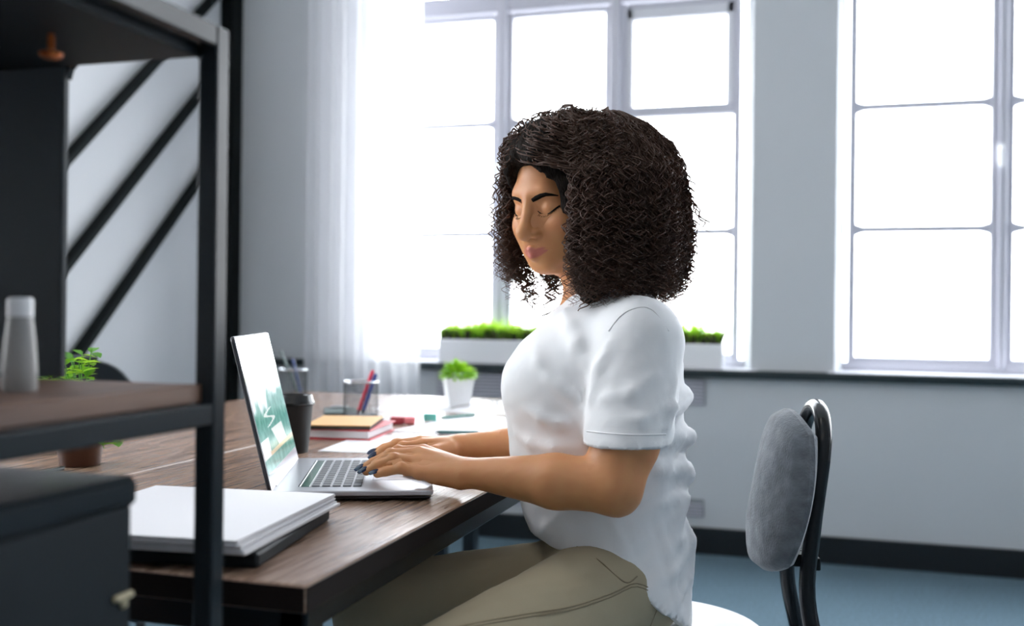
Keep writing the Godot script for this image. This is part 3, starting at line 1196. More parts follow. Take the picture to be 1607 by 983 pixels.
		for x in [[0.0175, -0.0045], [0.022, -0.0088], [0.028, -0.0112], [0.035, -0.0112], [0.042, -0.0082], [0.0485, -0.0036], [0.0525, -0.0006]]:
			lp.push_back(s.hit(H * Vector3(e * x[0], x[1], 0.16), -Hf) + Hf * 0.0004 - base)
		m.tube(smooth(lp, 3), 0.0006, 0.0015, 6)
		for i in 13:
			var t: float = 0.15 + 0.85 * i / 12.0
			var sp := smooth(lp, 6)
			var q := sp[int(t * (sp.size() - 1))]
			var dir: Vector3 = (Hf * 0.8 - Hu * 0.75 + Hl * e * (t - 0.35) * 0.9).normalized()
			m.tube(PackedVector3Array([q, q + dir * 0.0045, q + dir * 0.0075 + Hu * 0.0012]), 0.0005, 0.0002, 4, false)
		obj("eyelashes", m, hm, p)

	# ---------------- t-shirt
	var sh := Shirt.new()
	sh.n = noise(1.0, 8, 3)
	sh.ripple_max = 0.011
	sh.f = F
	sh.mid = at(935, 700, 1.72)
	var cuff_y := at(982, 697, 1.545).y
	sh.capsule(at(1000, 542, 1.585), at(982, 712, 1.528), 0.071, 0.066, 0.01)
	sh.capsule(at(985, 542, 1.865), at(925, 690, 1.885), 0.068, 0.062, 0.01)
	sh.half(Vector3(0, cuff_y, 0), Vector3.DOWN)
	sh.capsule(at(982, 722, 1.525), at(982, 760, 1.512), 0.0555, 0.0555, 0.004, 1)
	var lo := Prim.new()
	lo.t = 2
	lo.m = TF
	lo.k = 0.014
	lo.a = at(935, 700, 1.72)
	for r in [[456, 905, 1010, 0.07], [472, 878, 1036, 0.105], [500, 850, 1054, 0.148], [540, 823, 1066, 0.165], [580, 804, 1072, 0.162], [620, 793, 1073, 0.158], [650, 791, 1070, 0.155], [690, 793, 1069, 0.152], [740, 800, 1073, 0.153], [800, 815, 1077, 0.162], [850, 832, 1079, 0.176], [900, 850, 1080, 0.186], [960, 862, 1082, 0.198], [1000, 870, 1078, 0.198]]:
		var y := at(935, r[0], 1.72).y
		var k := 1.72 / FOC
		lo.rows.append([y, -((r[1] + r[2]) * 0.5 - 935.0) * k, (r[2] - r[1]) * 0.5 * k - 0.006, r[3]])
	sh.prims.append(lo)
	sh.capsule(at(955, 482, 1.725), at(1004, 528, 1.605), 0.042, 0.058, 0.03)
	sh.capsule(at(955, 482, 1.725), at(988, 528, 1.845), 0.042, 0.058, 0.03)
	# bust
	sh.oval(at(862, 600, 1.665), Vector3(0.075, 0.07, 0.07), TF, 0.05)
	sh.oval(at(858, 600, 1.79), Vector3(0.075, 0.07, 0.07), TF, 0.05)
	# drapes: bust to armpit, and the gathered back
	for f in [[[918, 640, 1.60], [880, 600, 1.60], 0.009, 0.004], [[915, 655, 1.60], [850, 640, 1.61], 0.007, 0.003], [[925, 570, 1.60], [895, 520, 1.64], 0.010, 0.005],
			[[1075, 625, 1.68], [1050, 650, 1.60], 0.013, 0.006], [[1078, 684, 1.70], [1035, 690, 1.60], 0.014, 0.006], [[1078, 742, 1.70], [1030, 735, 1.60], 0.012, 0.005], [[1070, 790, 1.66], [1052, 870, 1.60], 0.012, 0.006], [[1078, 850, 1.69], [1060, 960, 1.62], 0.012, 0.006]]:
		sh.capsule(at(f[0][0], f[0][1], f[0][2]), at(f[1][0], f[1][1], f[1][2]), f[2], f[3], 0.022)
	var folds := []
	for f in [[[[916, 648], [898, 622], [880, 606], [862, 600]], 0.0085], [[[914, 660], [880, 664], [850, 655], [826, 640]], 0.007], [[[922, 570], [908, 545], [896, 515], [888, 490]], 0.009], [[[862, 590], [846, 570], [842, 545]], 0.006],
			[[[905, 700], [870, 705], [835, 695], [812, 680]], 0.006], [[[1030, 815], [1046, 870], [1058, 930]], 0.009], [[[960, 815], [975, 860], [1000, 900]], 0.006], [[[880, 810], [860, 830], [838, 836]], 0.006],
			[[[1058, 600], [1052, 640], [1046, 668]], 0.008], [[[1030, 590], [990, 618], [950, 626]], 0.005], [[[1040, 640], [1005, 660], [960, 662]], 0.005], [[[960, 540], [940, 580], [928, 630]], 0.006]]:
		var path := []
		for q in f[0]:
			var d := (at(q[0], q[1], 1.0) - EYE).normalized()
			path.append(sh.hit(EYE + d * 1.25, d) + d * (f[1] * 0.62))
		folds.append([path, f[1]])
	for f in folds:
		var path: Array = f[0]
		for i in path.size() - 1:
			var e0: float = f[1] * (0.5 if i == 0 else 1.0)
			sh.capsule(path[i], path[i + 1], e0, f[1] if i < path.size() - 2 else f[1] * 0.5, 0.012)
	var h0 := at(826, 832, 1.72)
	var h1 := at(1062, 974, 1.66)
	var hn := (h0 - EYE).cross(h1 - EYE).normalized()
	if hn.y > 0.0:
		hn = -hn
	sh.half(h0, hn)
	# the neck comes out of an open collar
	sh.capsule(H * Vector3(0, -0.06, -0.03), at(943, 478, 1.725), 0.052, 0.052, 0.008, 1)
	m = Msh.new()
	sh.build(m, at(800, 700, 1.7) - Vector3(0.16, 0.38, 0.36), at(1060, 700, 1.7) + Vector3(0.16, 0.32, 0.36), 0.0068, base)
	var cloth := bumpy(paint("f2f2f4", 0.9), noise_tex(0.35, [], 51, 256, 2), 0.012, Vector3(10, 10, 10))
	cloth.rim_enabled = true
	cloth.rim = 0.25
	cloth.backlight_enabled = true
	cloth.backlight = Color(0.12, 0.12, 0.125)
	var tee := obj("t_shirt", m, cloth, p)
	# ribbed collar, cuff and hem seams laid on the surface
	m = Msh.new()
	var cp := PackedVector3Array()
	for i in 33:
		var a := TAU * i / 32.0
		var q := at(943, 463, 1.725) + F * cos(a) * 0.06 - L * sin(a) * 0.062
		cp.push_back(q + U * (-0.020 * cos(a) + 0.012 * sin(a) * sin(a) + 0.004) - base)
	m.tube(cp, 0.0075, 0.0075, 8, false)
	obj("collar", m, cloth, tee)
	m = Msh.new()
	var ring := PackedVector3Array()
	for i in 25:
		var t := i / 24.0
		var d := (at(lerpf(921, 1045, t), 677.0 + 5.0 * t + 3.0 * sin(PI * t), 1.0) - EYE).normalized()
		ring.push_back(sh.hit(EYE + d * 1.3, d) - base)
	m.tube(ring, 0.0011, -1.0, 5, false)
	obj("cuff_stitch", m, cloth, tee)
	m = Msh.new()
	var seam := PackedVector3Array()
	for q in [[955, 520], [972, 498], [990, 486], [1012, 482], [1030, 492], [1050, 520]]:
		var o := EYE
		var d := (at(q[0], q[1], 1.0) - EYE).normalized()
		seam.push_back(sh.hit(o + d * 1.35, d) - base)
	m.tube(smooth(seam, 4), 0.0011, -1.0, 5, false)
	obj("seam", m, cloth, tee)

	# ---------------- trousers
	var tr := Cloth.new()
	tr.n = noise(1.0, 18, 2)
	tr.ripple_max = 0.003
	tr.oval(at(978, 905, 1.73), Vector3(0.098, 0.1, 0.158), TF, 0.03)
	tr.capsule(at(925, 880, 1.67), at(925, 880, 1.79), 0.078, 0.078, 0.04)
	for q in [[hipn, kn, an], [hipf, kf, af]]:
		tr.capsule(q[0], q[1], 0.092, 0.076, 0.03)
		tr.capsule(q[1], q[2] + U * 0.02, 0.073, 0.06, 0.012)
	tr.half(Vector3(0, 0.05, 0), Vector3.DOWN)
	m = Msh.new()
	tr.build(m, Vector3(base.x - 0.5, 0.03, base.z - 0.3), Vector3(base.x + 0.3, 0.76, base.z + 0.62), 0.0095, base)
	var khaki := bumpy(paint("a2977f", 0.92), noise_tex(0.3, [], 61, 256, 2), 0.02, Vector3(8, 8, 8))
	var pants := obj("trousers", m, khaki, p)
	m = Msh.new()
	for line in [[[1040, 936], [1000, 916], [960, 932], [900, 952], [840, 962], [780, 972], [730, 982], [690, 990]], [[1040, 941], [1000, 921], [960, 937], [900, 957], [840, 967], [780, 977], [730, 987], [690, 995]], [[1000, 905], [985, 915], [968, 905], [940, 880], [905, 858], [875, 848]], [[1046, 930], [1030, 960], [1020, 985]]]:
		var path := PackedVector3Array()
		for q in line:
			var d := (at(q[0], q[1], 1.0) - EYE).normalized()
			path.push_back(tr.hit(EYE + d * 1.1, d) - base)
		m.tube(smooth(path, 4), 0.0011, -1.0, 5, false)
	obj("stitching", m, paint("8a7f68", 0.9), pants)
	for q in [an, af]:
		m = Msh.new()
		var so := Solid.new()
		var fl := Vector3(q.x, 0, q.z)
		so.capsule(fl + U * 0.05, fl + F * 0.15 + U * 0.04, 0.046, 0.04, 0.02)
		so.capsule(fl - F * 0.02 + U * 0.05, fl + U * 0.06, 0.04, 0.042, 0.03)
		so.half(Vector3(0, 0.0, 0), Vector3.DOWN)
		so.build(m, fl - Vector3(0.24, 0.02, 0.16), fl + Vector3(0.12, 0.12, 0.16), 0.01, base)
		obj("shoe", m, M.white, p)

	hair(p, base, H, R, T, hh)


func hair(p: Node3D, base: Vector3, H: Transform3D, R: Vector3, T: Vector3, hh: Vector3) -> void:
	var U := Vector3.UP
	var ax := Basis(R, U, T)
	var hc := at(937, 316, 1.735)
	var face_c := Vector3(-0.008, -0.018, 0.118)
	var face_r := Vector3(0.079, 0.101, 0.102)
	var ma := Mane.new()
	ma.n = noise(1.0, 28, 2)
	ma.ripple_max = 0.008
	ma.oval(hc + U * 0.012, Vector3(0.126, 0.134, 0.122), ax, 0.03)
	ma.oval(at(972, 395, 1.73), Vector3(0.09, 0.1, 0.115), ax, 0.04)
	ma.oval(at(930, 400, 1.635), Vector3(0.036, 0.08, 0.03), Basis(), 0.03)
	ma.oval(H * Vector3(0.004, 0.07, 0.004), Vector3(0.086, 0.076, 0.097), H.basis, 0.03)
	ma.oval(H * face_c, face_r, H.basis, 0.006, 1)
	var m := Msh.new()
	ma.build(m, hc - Vector3(0.19, 0.24, 0.19), hc + Vector3(0.19, 0.18, 0.19), 0.005, base)
	var dark := bumpy(paint("241e1b", 0.7), noise_tex(0.12, [], 71, 256, 3), 0.25, Vector3(9, 4, 9))
	dark.metallic_specular = 0.2
	var mane := obj("hair", m, dark, p)
	# curls
	var out := Msh.new()
	var g := RandomNumberGenerator.new()
	g.seed = 99
	var inv := H.affine_inverse()
	var phf := atan2(hh.dot(T), hh.dot(R))
	for i in 3000:
		var loose := i >= 2850
		var ph := g.randf() * TAU
		var rel := wrapf(ph - phf, -PI, PI)
		if loose:
			rel = g.randf_range(0.8, 1.4)
		var th := acos(clampf(g.randf_range(0.25, 1.0), -1, 1))
		if i % 7 == 0:
			th *= 0.25
		var goal := rel
		var swept := absf(rel) < 1.05
		if absf(rel) < 1.05:
			goal = -g.randf_range(0.48, 1.15) if rel < 0.15 else g.randf_range(0.85, 1.3)
			th = g.randf_range(0.25, 1.24)
		var stop := 1.0
		if goal > 0.0 and absf(rel) < 1.7 and not loose:
			if g.randf() < 0.45:
				continue
			if g.randf() < 0.75:
				stop = g.randf_range(-0.03, 0.03)
		var fr := 0.83 + 0.2 * sqrt(g.randf())
		if loose:
			fr = g.randf_range(0.95, 1.12)
		var yb := -g.randf_range(0.10, 0.185)
		var amp := g.randf_range(0.003, 0.0078)
		var pitch := g.randf_range(0.015, 0.034)
		var turn := g.randf() * TAU
		var spin := 1.0 if g.randf() < 0.5 else -1.0
		var pts := PackedVector3Array()
		var ds := 0.0032
		var drop := 0.0
		var s := 0.0
		var wob := Vector3(g.randf_range(-1, 1), g.randf_range(-0.3, 0.3), g.randf_range(-1, 1)) * 0.03
		var sway := g.randf() * TAU
		var sway_len := g.randf_range(0.06, 0.11)
		var n_in := 0
		var lie := g.randf_range(0.001, 0.012)
		for k in 130:
			var sweep := smoothstep(0.0, 1.0, s / 0.13) if swept else 0.0
			var a := lerpf(rel, goal, sweep) + phf
			var hdir := R * cos(a) + T * sin(a)
			var puff := fr + 0.10 * ma.n.get_noise_3d(hdir.dot(R) * 2.2, th * 1.3, hdir.dot(T) * 2.2) * clampf(th, 0.2, 1.0)
			var rx := 0.147 if hdir.dot(R) > 0.0 else 0.152 + 0.012 * sin(th * 2.0)
			var fwd := maxf(0.0, hdir.dot(hh))
			rx += 0.03 * fwd * fwd * (1.0 - smoothstep(1.05, 1.5, th))
			var q := hc + (hdir * sin(th) * rx + U * cos(th) * 0.152) * puff
			if th < 1.5:
				th += ds / (0.15 * fr) * (1.0 if not swept or sweep > 0.9 else 0.3)
			else:
				drop += ds
				q += U * -drop + hdir * (drop * 0.12 - drop * drop * 0.9)
			s += ds
			if q.y - hc.y < yb or (stop < 1.0 and th > 1.4 + minf(stop, 0.0) * 8.0 and drop >= stop) or (loose and drop > 0.15):
				break
			q += wob * (s * 1.2 + 0.12 * sin(sway + TAU * s / sway_len) * clampf(s * 12.0, 0.0, 1.0))
			if fwd > 0.15 and th < 1.49:
				# near the hairline the strands lie close on the head
				var dd := (q - (H * Vector3(0, 0.05, -0.01))).normalized()
				for it in 2:
					var gap := ma.value(q) - lie
					if gap > -0.02:
						q -= dd * gap * smoothstep(0.15, 0.6, fwd) * (1.0 - smoothstep(1.0, 1.47, th))
			var aa := amp * clampf(s / 0.15, 0.12, 1.0) * (1.0 + 0.5 * drop / 0.15)
			var w := turn + spin * TAU * s / pitch
			var n1 := hdir
			var n2 := U.cross(hdir) if th > 0.8 else (R * -sin(a) + T * cos(a))
			q += n1 * cos(w) * aa + n2 * sin(w) * aa
			var l := (inv * q - face_c) / face_r
			if l.length_squared() < 1.0:
				n_in += 1
				if n_in > 2:
					break
			pts.push_back(q - base)
		strand(out, pts, g.randf_range(0.0006, 0.0014))
	# ringlets hanging under the chin, on the chest and over the near shoulder
	for i in 130:
		var a: Vector3
		var len := 0.1
		if i < 34:
			a = at(g.randf_range(818, 878), g.randf_range(392, 425), g.randf_range(1.77, 1.82))
			len = g.randf_range(0.05, 0.115)
		elif i < 56:
			a = at(g.randf_range(905, 1010), g.randf_range(405, 440), g.randf_range(1.60, 1.64))
			len = g.randf_range(0.03, 0.075)
		elif i < 70:
			a = at(g.randf_range(1030, 1062), g.randf_range(330, 400), g.randf_range(1.68, 1.76))
			len = g.randf_range(0.03, 0.08)
		else:
			# flyaways along the back of the head
			var e := g.randf_range(-0.5, 1.05)
			a = hc + (R * cos(e) * 0.147 + U * sin(e) * 0.15) + T * g.randf_range(-0.08, 0.08)
			len = g.randf_range(0.025, 0.07)
		var amp := g.randf_range(0.004, 0.0085)
		var pitch := g.randf_range(0.016, 0.026)
		var w0 := g.randf() * TAU
		var lean := R * g.randf_range(-0.18, 0.12) + T * g.randf_range(-0.1, 0.1)
		if i >= 70:
			lean = R * g.randf_range(0.25, 0.75) + T * g.randf_range(-0.2, 0.2)
			amp *= 0.6
		var pts := PackedVector3Array()
		var s := 0.0
		while s < len:
			var w := w0 + TAU * s / pitch
			pts.push_back(a - U * s + lean * s + (R * cos(w) + T * sin(w)) * amp * (0.4 + s / len) - base)
			s += 0.0022
		strand(out, pts, g.randf_range(0.0009, 0.0014))
	var cm := paint("4c352b", 0.5)
	cm.backlight_enabled = true
	cm.backlight = Color(0.42, 0.24, 0.13)
	var curls := obj("curls", out, cm, mane)
	curls.set_meta("kind", "stuff")


func strand(out: Msh, pts: PackedVector3Array, r: float) -> void:
	var n := pts.size()
	if n < 6:
		return
	var prev := PackedVector3Array()
	var pn := PackedVector3Array()
	for i in n:
		var t := (pts[mini(i + 1, n - 1)] - pts[maxi(i - 1, 0)]).normalized()
		var u := t.cross(Vector3(0.31, 0.27, 0.91)).normalized()
		var w := t.cross(u)
		var rr := r * minf(1.0, 0.25 + 3.0 * float(n - 1 - i) / n)
		var nn := PackedVector3Array([u, u * -0.5 + w * 0.866, u * -0.5 - w * 0.866])
		var ring := PackedVector3Array([pts[i] + nn[0] * rr, pts[i] + nn[1] * rr, pts[i] + nn[2] * rr])
		if i:
			for k in 3:
				var j := (k + 1) % 3
				out.v.append_array([prev[k], ring[j], prev[j], prev[k], ring[k], ring[j]])
				out.n.append_array([pn[k], nn[j], pn[j], pn[k], nn[k], nn[j]])
		prev = ring
		pn = nn


# ---------------------------------------------------------------- things on the desk
func rounded(w: float, l: float, r: float, n := 6) -> PackedVector2Array:
	var p := PackedVector2Array()
	for c in [[1, 1, 0.0], [-1, 1, 0.5], [-1, -1, 1.0], [1, -1, 1.5]]:
		for i in n + 1:
			var a: float = PI * (c[2] + 0.5 * i / n)
			p.push_back(Vector2(c[0] * (w / 2 - r) + cos(a) * r, c[1] * (l / 2 - r) + sin(a) * r))
	return p


# a rounded slab lying flat, its underside at y
func slab(m: Msh, w: float, l: float, r: float, y: float, h: float, soft := 0.002) -> void:
	var prev := PackedVector3Array()
	var pn := PackedVector2Array()
	for s in [[soft, 0.0], [0.0, soft], [0.0, h - soft], [soft, h]]:
		var poly := rounded(w - 2 * s[0], l - 2 * s[0], maxf(r - s[0], 0.001))
		var ring := PackedVector3Array()
		for q in poly:
			ring.push_back(Vector3(q.x, y + s[1], q.y))
		if prev.size():
			for i in ring.size():
				var j := (i + 1) % ring.size()
				m.flat(prev[i], prev[j], ring[j], ring[i], ring[i] + Vector3(0, (s[1] - h / 2) * 4 - y, 0))
		for i in ring.size():
			var j := (i + 1) % ring.size()
			if s[1] == 0.0:
				m.tri(Vector3(0, y, 0), ring[i], ring[j], Vector3.DOWN, Vector3.DOWN, Vector3.DOWN)
			elif s[1] == h:
				m.tri(Vector3(0, y + h, 0), ring[i], ring[j], Vector3.UP, Vector3.UP, Vector3.UP)
		prev = ring


func leaf(m: Msh, base: Vector3, dir: Vector3, up: Vector3, l: float, w: float, droop := 0.25) -> void:
	var side := dir.cross(up).normalized()
	up = side.cross(dir).normalized()
	var prof := [[0.0, 0.06], [0.25, 0.75], [0.55, 1.0], [0.82, 0.6], [1.0, 0.03]]
	var rows := []
	for p in prof:
		var c: Vector3 = base + dir * l * p[0] - up * l * droop * p[0] * p[0]
		var e: Vector3 = side * w * 0.5 * p[1]
		rows.append(PackedVector3Array([c - e + up * w * 0.14 * p[1], c, c + e + up * w * 0.14 * p[1]]))
	m.sheet(rows)


func tuft(m: Msh, count: int, centre: Vector3, r: Vector3, l: float, w: float, seed_: int) -> void:
	var g := RandomNumberGenerator.new()
	g.seed = seed_
	for i in count:
		var th := g.randf() * TAU
		var y := g.randf_range(-0.15, 1.0)
		var d := Vector3(cos(th) * sqrt(1.0 - y * y * 0.98), y, sin(th) * sqrt(1.0 - y * y * 0.98))
		var p := centre + d * r * g.randf_range(0.55, 1.0)
		var dir := (d + Vector3(g.randf_range(-0.6, 0.6), g.randf_range(-0.1, 0.7), g.randf_range(-0.6, 0.6))).normalized()
		leaf(m, p, dir, Vector3.UP if absf(dir.y) < 0.9 else Vector3.RIGHT, l * g.randf_range(0.7, 1.2), w * g.randf_range(0.8, 1.2))


func pen(called: String, label: String, group: String, a: Vector3, b: Vector3, r: float, hex: String, tip_hex: String) -> void:
	var t := thing(called, label, "pen", a, 0, group)
	var d := b - a
	var m := Msh.new()
	m.tube(PackedVector3Array([d * 0.1, d * 0.97, d]), r, r, 10, true, PackedFloat32Array([r, r, r * 0.75]))
	obj("barrel", m, paint(hex, 0.35), t)
	m = Msh.new()
	m.tube(PackedVector3Array([Vector3.ZERO, d * 0.1]), r * 0.25, r * 0.95, 10)
	obj("tip", m, paint(tip_hex, 0.4), t)


func mesh_holder(label: String, at_: Vector3) -> void:
	var t := thing("pen_holder", label, "pen holder", at_, 0, "black wire mesh pen holders")
	var r := 0.047
	var h := 0.095
	var m := Msh.new()
	m.lathe(Transform3D(), [Vector2(0, 0), Vector2(r, 0), Vector2(r, 0.006), Vector2(r - 0.002, 0.006), Vector2(0, 0.004)], 28)
	obj("base", m, M.steel, t)
	m = Msh.new()
	for i in 36:
		var a := TAU * i / 36
		m.tube(PackedVector3Array([Vector3(cos(a) * r, 0.004, sin(a) * r), Vector3(cos(a) * r, h, sin(a) * r)]), 0.0006, 0.0006, 4, false)
	for k in 14:
		var ring := PackedVector3Array()
		for i in 37:
			var a := TAU * i / 36
			ring.push_back(Vector3(cos(a) * r, 0.01 + k * 0.006, sin(a) * r))
		m.tube(ring, 0.0005, 0.0005, 4, false)
	var w := obj("wire_mesh", m, M.steel, t)
	w.set_meta("kind", "stuff")
	m = Msh.new()
	var rim := PackedVector3Array()
	for i in 41:
		var a := TAU * i / 40
		rim.push_back(Vector3(cos(a) * r, h, sin(a) * r))
	m.tube(rim, 0.0028, 0.0028, 8, false)
	obj("rim", m, M.chrome, t)


func sheet_of_paper(label: String, at_: Vector3, w: float, l: float, deg: float, y: float) -> void:
	var m := Msh.new()
	m.box(Transform3D(Basis(), Vector3.ZERO), Vector3(w, 0.0006, l), 0.0001)
	single("paper_sheet", m, M.paper, label, "paper", "", Vector3(at_.x, y, at_.z), deg_to_rad(deg))


func laptop() -> void:
	var t := thing("laptop", "open grey laptop with a bright screen under the woman's hands", "laptop", Vector3(-0.746, DESK, -1.566), atan2(0.925, -0.38))
	var w := 0.352
	var l := 0.25
	var top := 0.0165
	var m := Msh.new()
	slab(m, w, l, 0.011, 0.0085, 0.008, 0.0015)
	var base := obj("base", m, M.alu, t)
	m = Msh.new()
	slab(m, w - 0.006, l - 0.006, 0.01, 0.003, 0.0057, 0.0025)
	obj("underside", m, M.alu_dark, t)
	m = Msh.new()
	for s in [[-1, -1], [1, -1], [-1, 1], [1, 1]]:
		m.lathe(Transform3D(Basis(), Vector3(s[0] * 0.15, 0, s[1] * 0.1)), [Vector2(0, 0), Vector2(0.007, 0), Vector2(0.006, 0.0036), Vector2(0, 0.0036)], 12)
	var feet := obj("rubber_feet", m, M.base, t)
	feet.set_meta("kind", "stuff")
	# keyboard: a shallow dark well, a touch strip, five rows of keys
	m = Msh.new()
	m.cube(Vector3(-0.139, top - 0.0005, -0.082), Vector3(0.139, top + 0.0002, 0.016), 0.0001)
	var well := obj("keyboard", m, paint("9a9aa0", 0.45, 0.3), t)
	m = Msh.new()
	m.cube(Vector3(-0.138, top, -0.079), Vector3(0.138, top + 0.0009, -0.066), 0.0003)
	var strip := obj("touch_strip", m, paint("3f6358", 0.15), t)
	strip.set_meta("label", "dark green touch strip above the keys")
	m = Msh.new()
	m.cube(Vector3(-0.1385, top, -0.0835), Vector3(0.1385, top + 0.001, -0.0805), 0.0002)
	obj("strip_edge", m, M.chrome, t)
	var cols := [14, 14, 13, 12, 10]
	var wide := {}
	for r in 5:
		var n: int = cols[r]
		var pitch := 0.2765 / n
		var cap := Msh.new()
		cap.box(Transform3D(), Vector3(pitch - 0.0028, 0.0016, 0.0128), 0.0006)
		var cm := cap.mesh()
		for i in n:
			if r == 4 and i in [4, 5, 6]:
				if i == 5:
					var sp := Msh.new()
					sp.box(Transform3D(), Vector3(pitch * 3 - 0.0028, 0.0016, 0.0128), 0.0006)
					var o := obj("space_bar", sp, M.key, well)
					o.position = Vector3(-0.13825 + pitch * 5.5, top + 0.0009, 0.0075)
				continue
			var o := obj("key", cm, M.key, well)
			o.position = Vector3(-0.13825 + pitch * (i + 0.5), top + 0.0009, -0.0565 + r * 0.016)
	m = Msh.new()
	m.box(Transform3D(Basis(), Vector3(0, top, 0.072)), Vector3(0.15, 0.0006, 0.088), 0.0002)
	obj("trackpad", m, paint("aaaab0", 0.25, 0.4), t)
	# lid, hinged at the back edge and leaning away from her
	var lid := Node3D.new()
	lid.name = "lid"
	t.add_child(lid)
	lid.position = Vector3(0, top - 0.002, -l / 2 + 0.006)
	lid.rotation.x = -deg_to_rad(14.0)
	m = Msh.new()
	var hh := 0.243
	var shell := Msh.new()
	slab(shell, w, hh, 0.01, -0.0055, 0.0055, 0.0015)
	var tilt := Transform3D(Basis(Vector3.RIGHT, PI / 2), Vector3(0, hh / 2, 0))
	for i in shell.v.size():
		m.v.push_back(tilt * shell.v[i])
		m.n.push_back(tilt.basis * shell.n[i])
	obj("lid_shell", m, M.alu_dark, lid)
	m = Msh.new()
	m.cube(Vector3(-w / 2 + 0.002, 0.0, 0.0), Vector3(w / 2 - 0.002, hh - 0.002, 0.0012), 0.0004)
	obj("bezel", m, paint("c9c9cf", 0.1), lid)
	var q := QuadMesh.new()
	q.size = Vector2(w - 0.014, hh - 0.032)
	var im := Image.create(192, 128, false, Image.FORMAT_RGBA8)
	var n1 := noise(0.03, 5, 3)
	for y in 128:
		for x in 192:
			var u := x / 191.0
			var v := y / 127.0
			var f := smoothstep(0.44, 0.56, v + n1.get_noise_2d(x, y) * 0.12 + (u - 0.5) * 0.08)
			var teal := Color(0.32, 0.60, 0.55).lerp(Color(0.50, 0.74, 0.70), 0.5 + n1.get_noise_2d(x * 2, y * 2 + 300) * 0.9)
			var c := Color(0.97, 0.985, 1.0).lerp(teal, f)  # white upper part is a window reflection painted into the image
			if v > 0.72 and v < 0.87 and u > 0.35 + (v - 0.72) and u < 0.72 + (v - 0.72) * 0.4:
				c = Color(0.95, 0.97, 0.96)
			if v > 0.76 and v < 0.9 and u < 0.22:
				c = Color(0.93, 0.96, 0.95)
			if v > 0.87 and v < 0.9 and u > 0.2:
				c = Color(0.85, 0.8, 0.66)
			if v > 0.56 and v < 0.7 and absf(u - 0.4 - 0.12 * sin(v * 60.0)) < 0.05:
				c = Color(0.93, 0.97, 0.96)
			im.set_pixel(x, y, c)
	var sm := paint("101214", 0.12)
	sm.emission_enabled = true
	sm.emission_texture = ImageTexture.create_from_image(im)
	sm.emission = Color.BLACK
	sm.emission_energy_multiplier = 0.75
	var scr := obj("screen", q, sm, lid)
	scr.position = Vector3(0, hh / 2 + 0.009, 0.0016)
	scr.set_meta("label", "glowing screen showing a teal picture under a painted white window reflection")
	var glow := AreaLight3D.new()
	glow.name = "screen_glow"
	glow.area_size = Vector2(0.32, 0.2)
	glow.light_energy = 0.02
	glow.light_color = Color(0.85, 0.95, 0.95)
	glow.shadow_enabled = true
	lid.add_child(glow)
	glow.position = Vector3(0, hh / 2 + 0.009, 0.004)
	glow.rotation.y = PI
	m = Msh.new()
	m.tube(PackedVector3Array([Vector3(-0.13, top - 0.002, -l / 2 + 0.005), Vector3(0.13, top - 0.002, -l / 2 + 0.005)]), 0.004, 0.004, 12)
	obj("hinge", m, M.alu_dark, t)


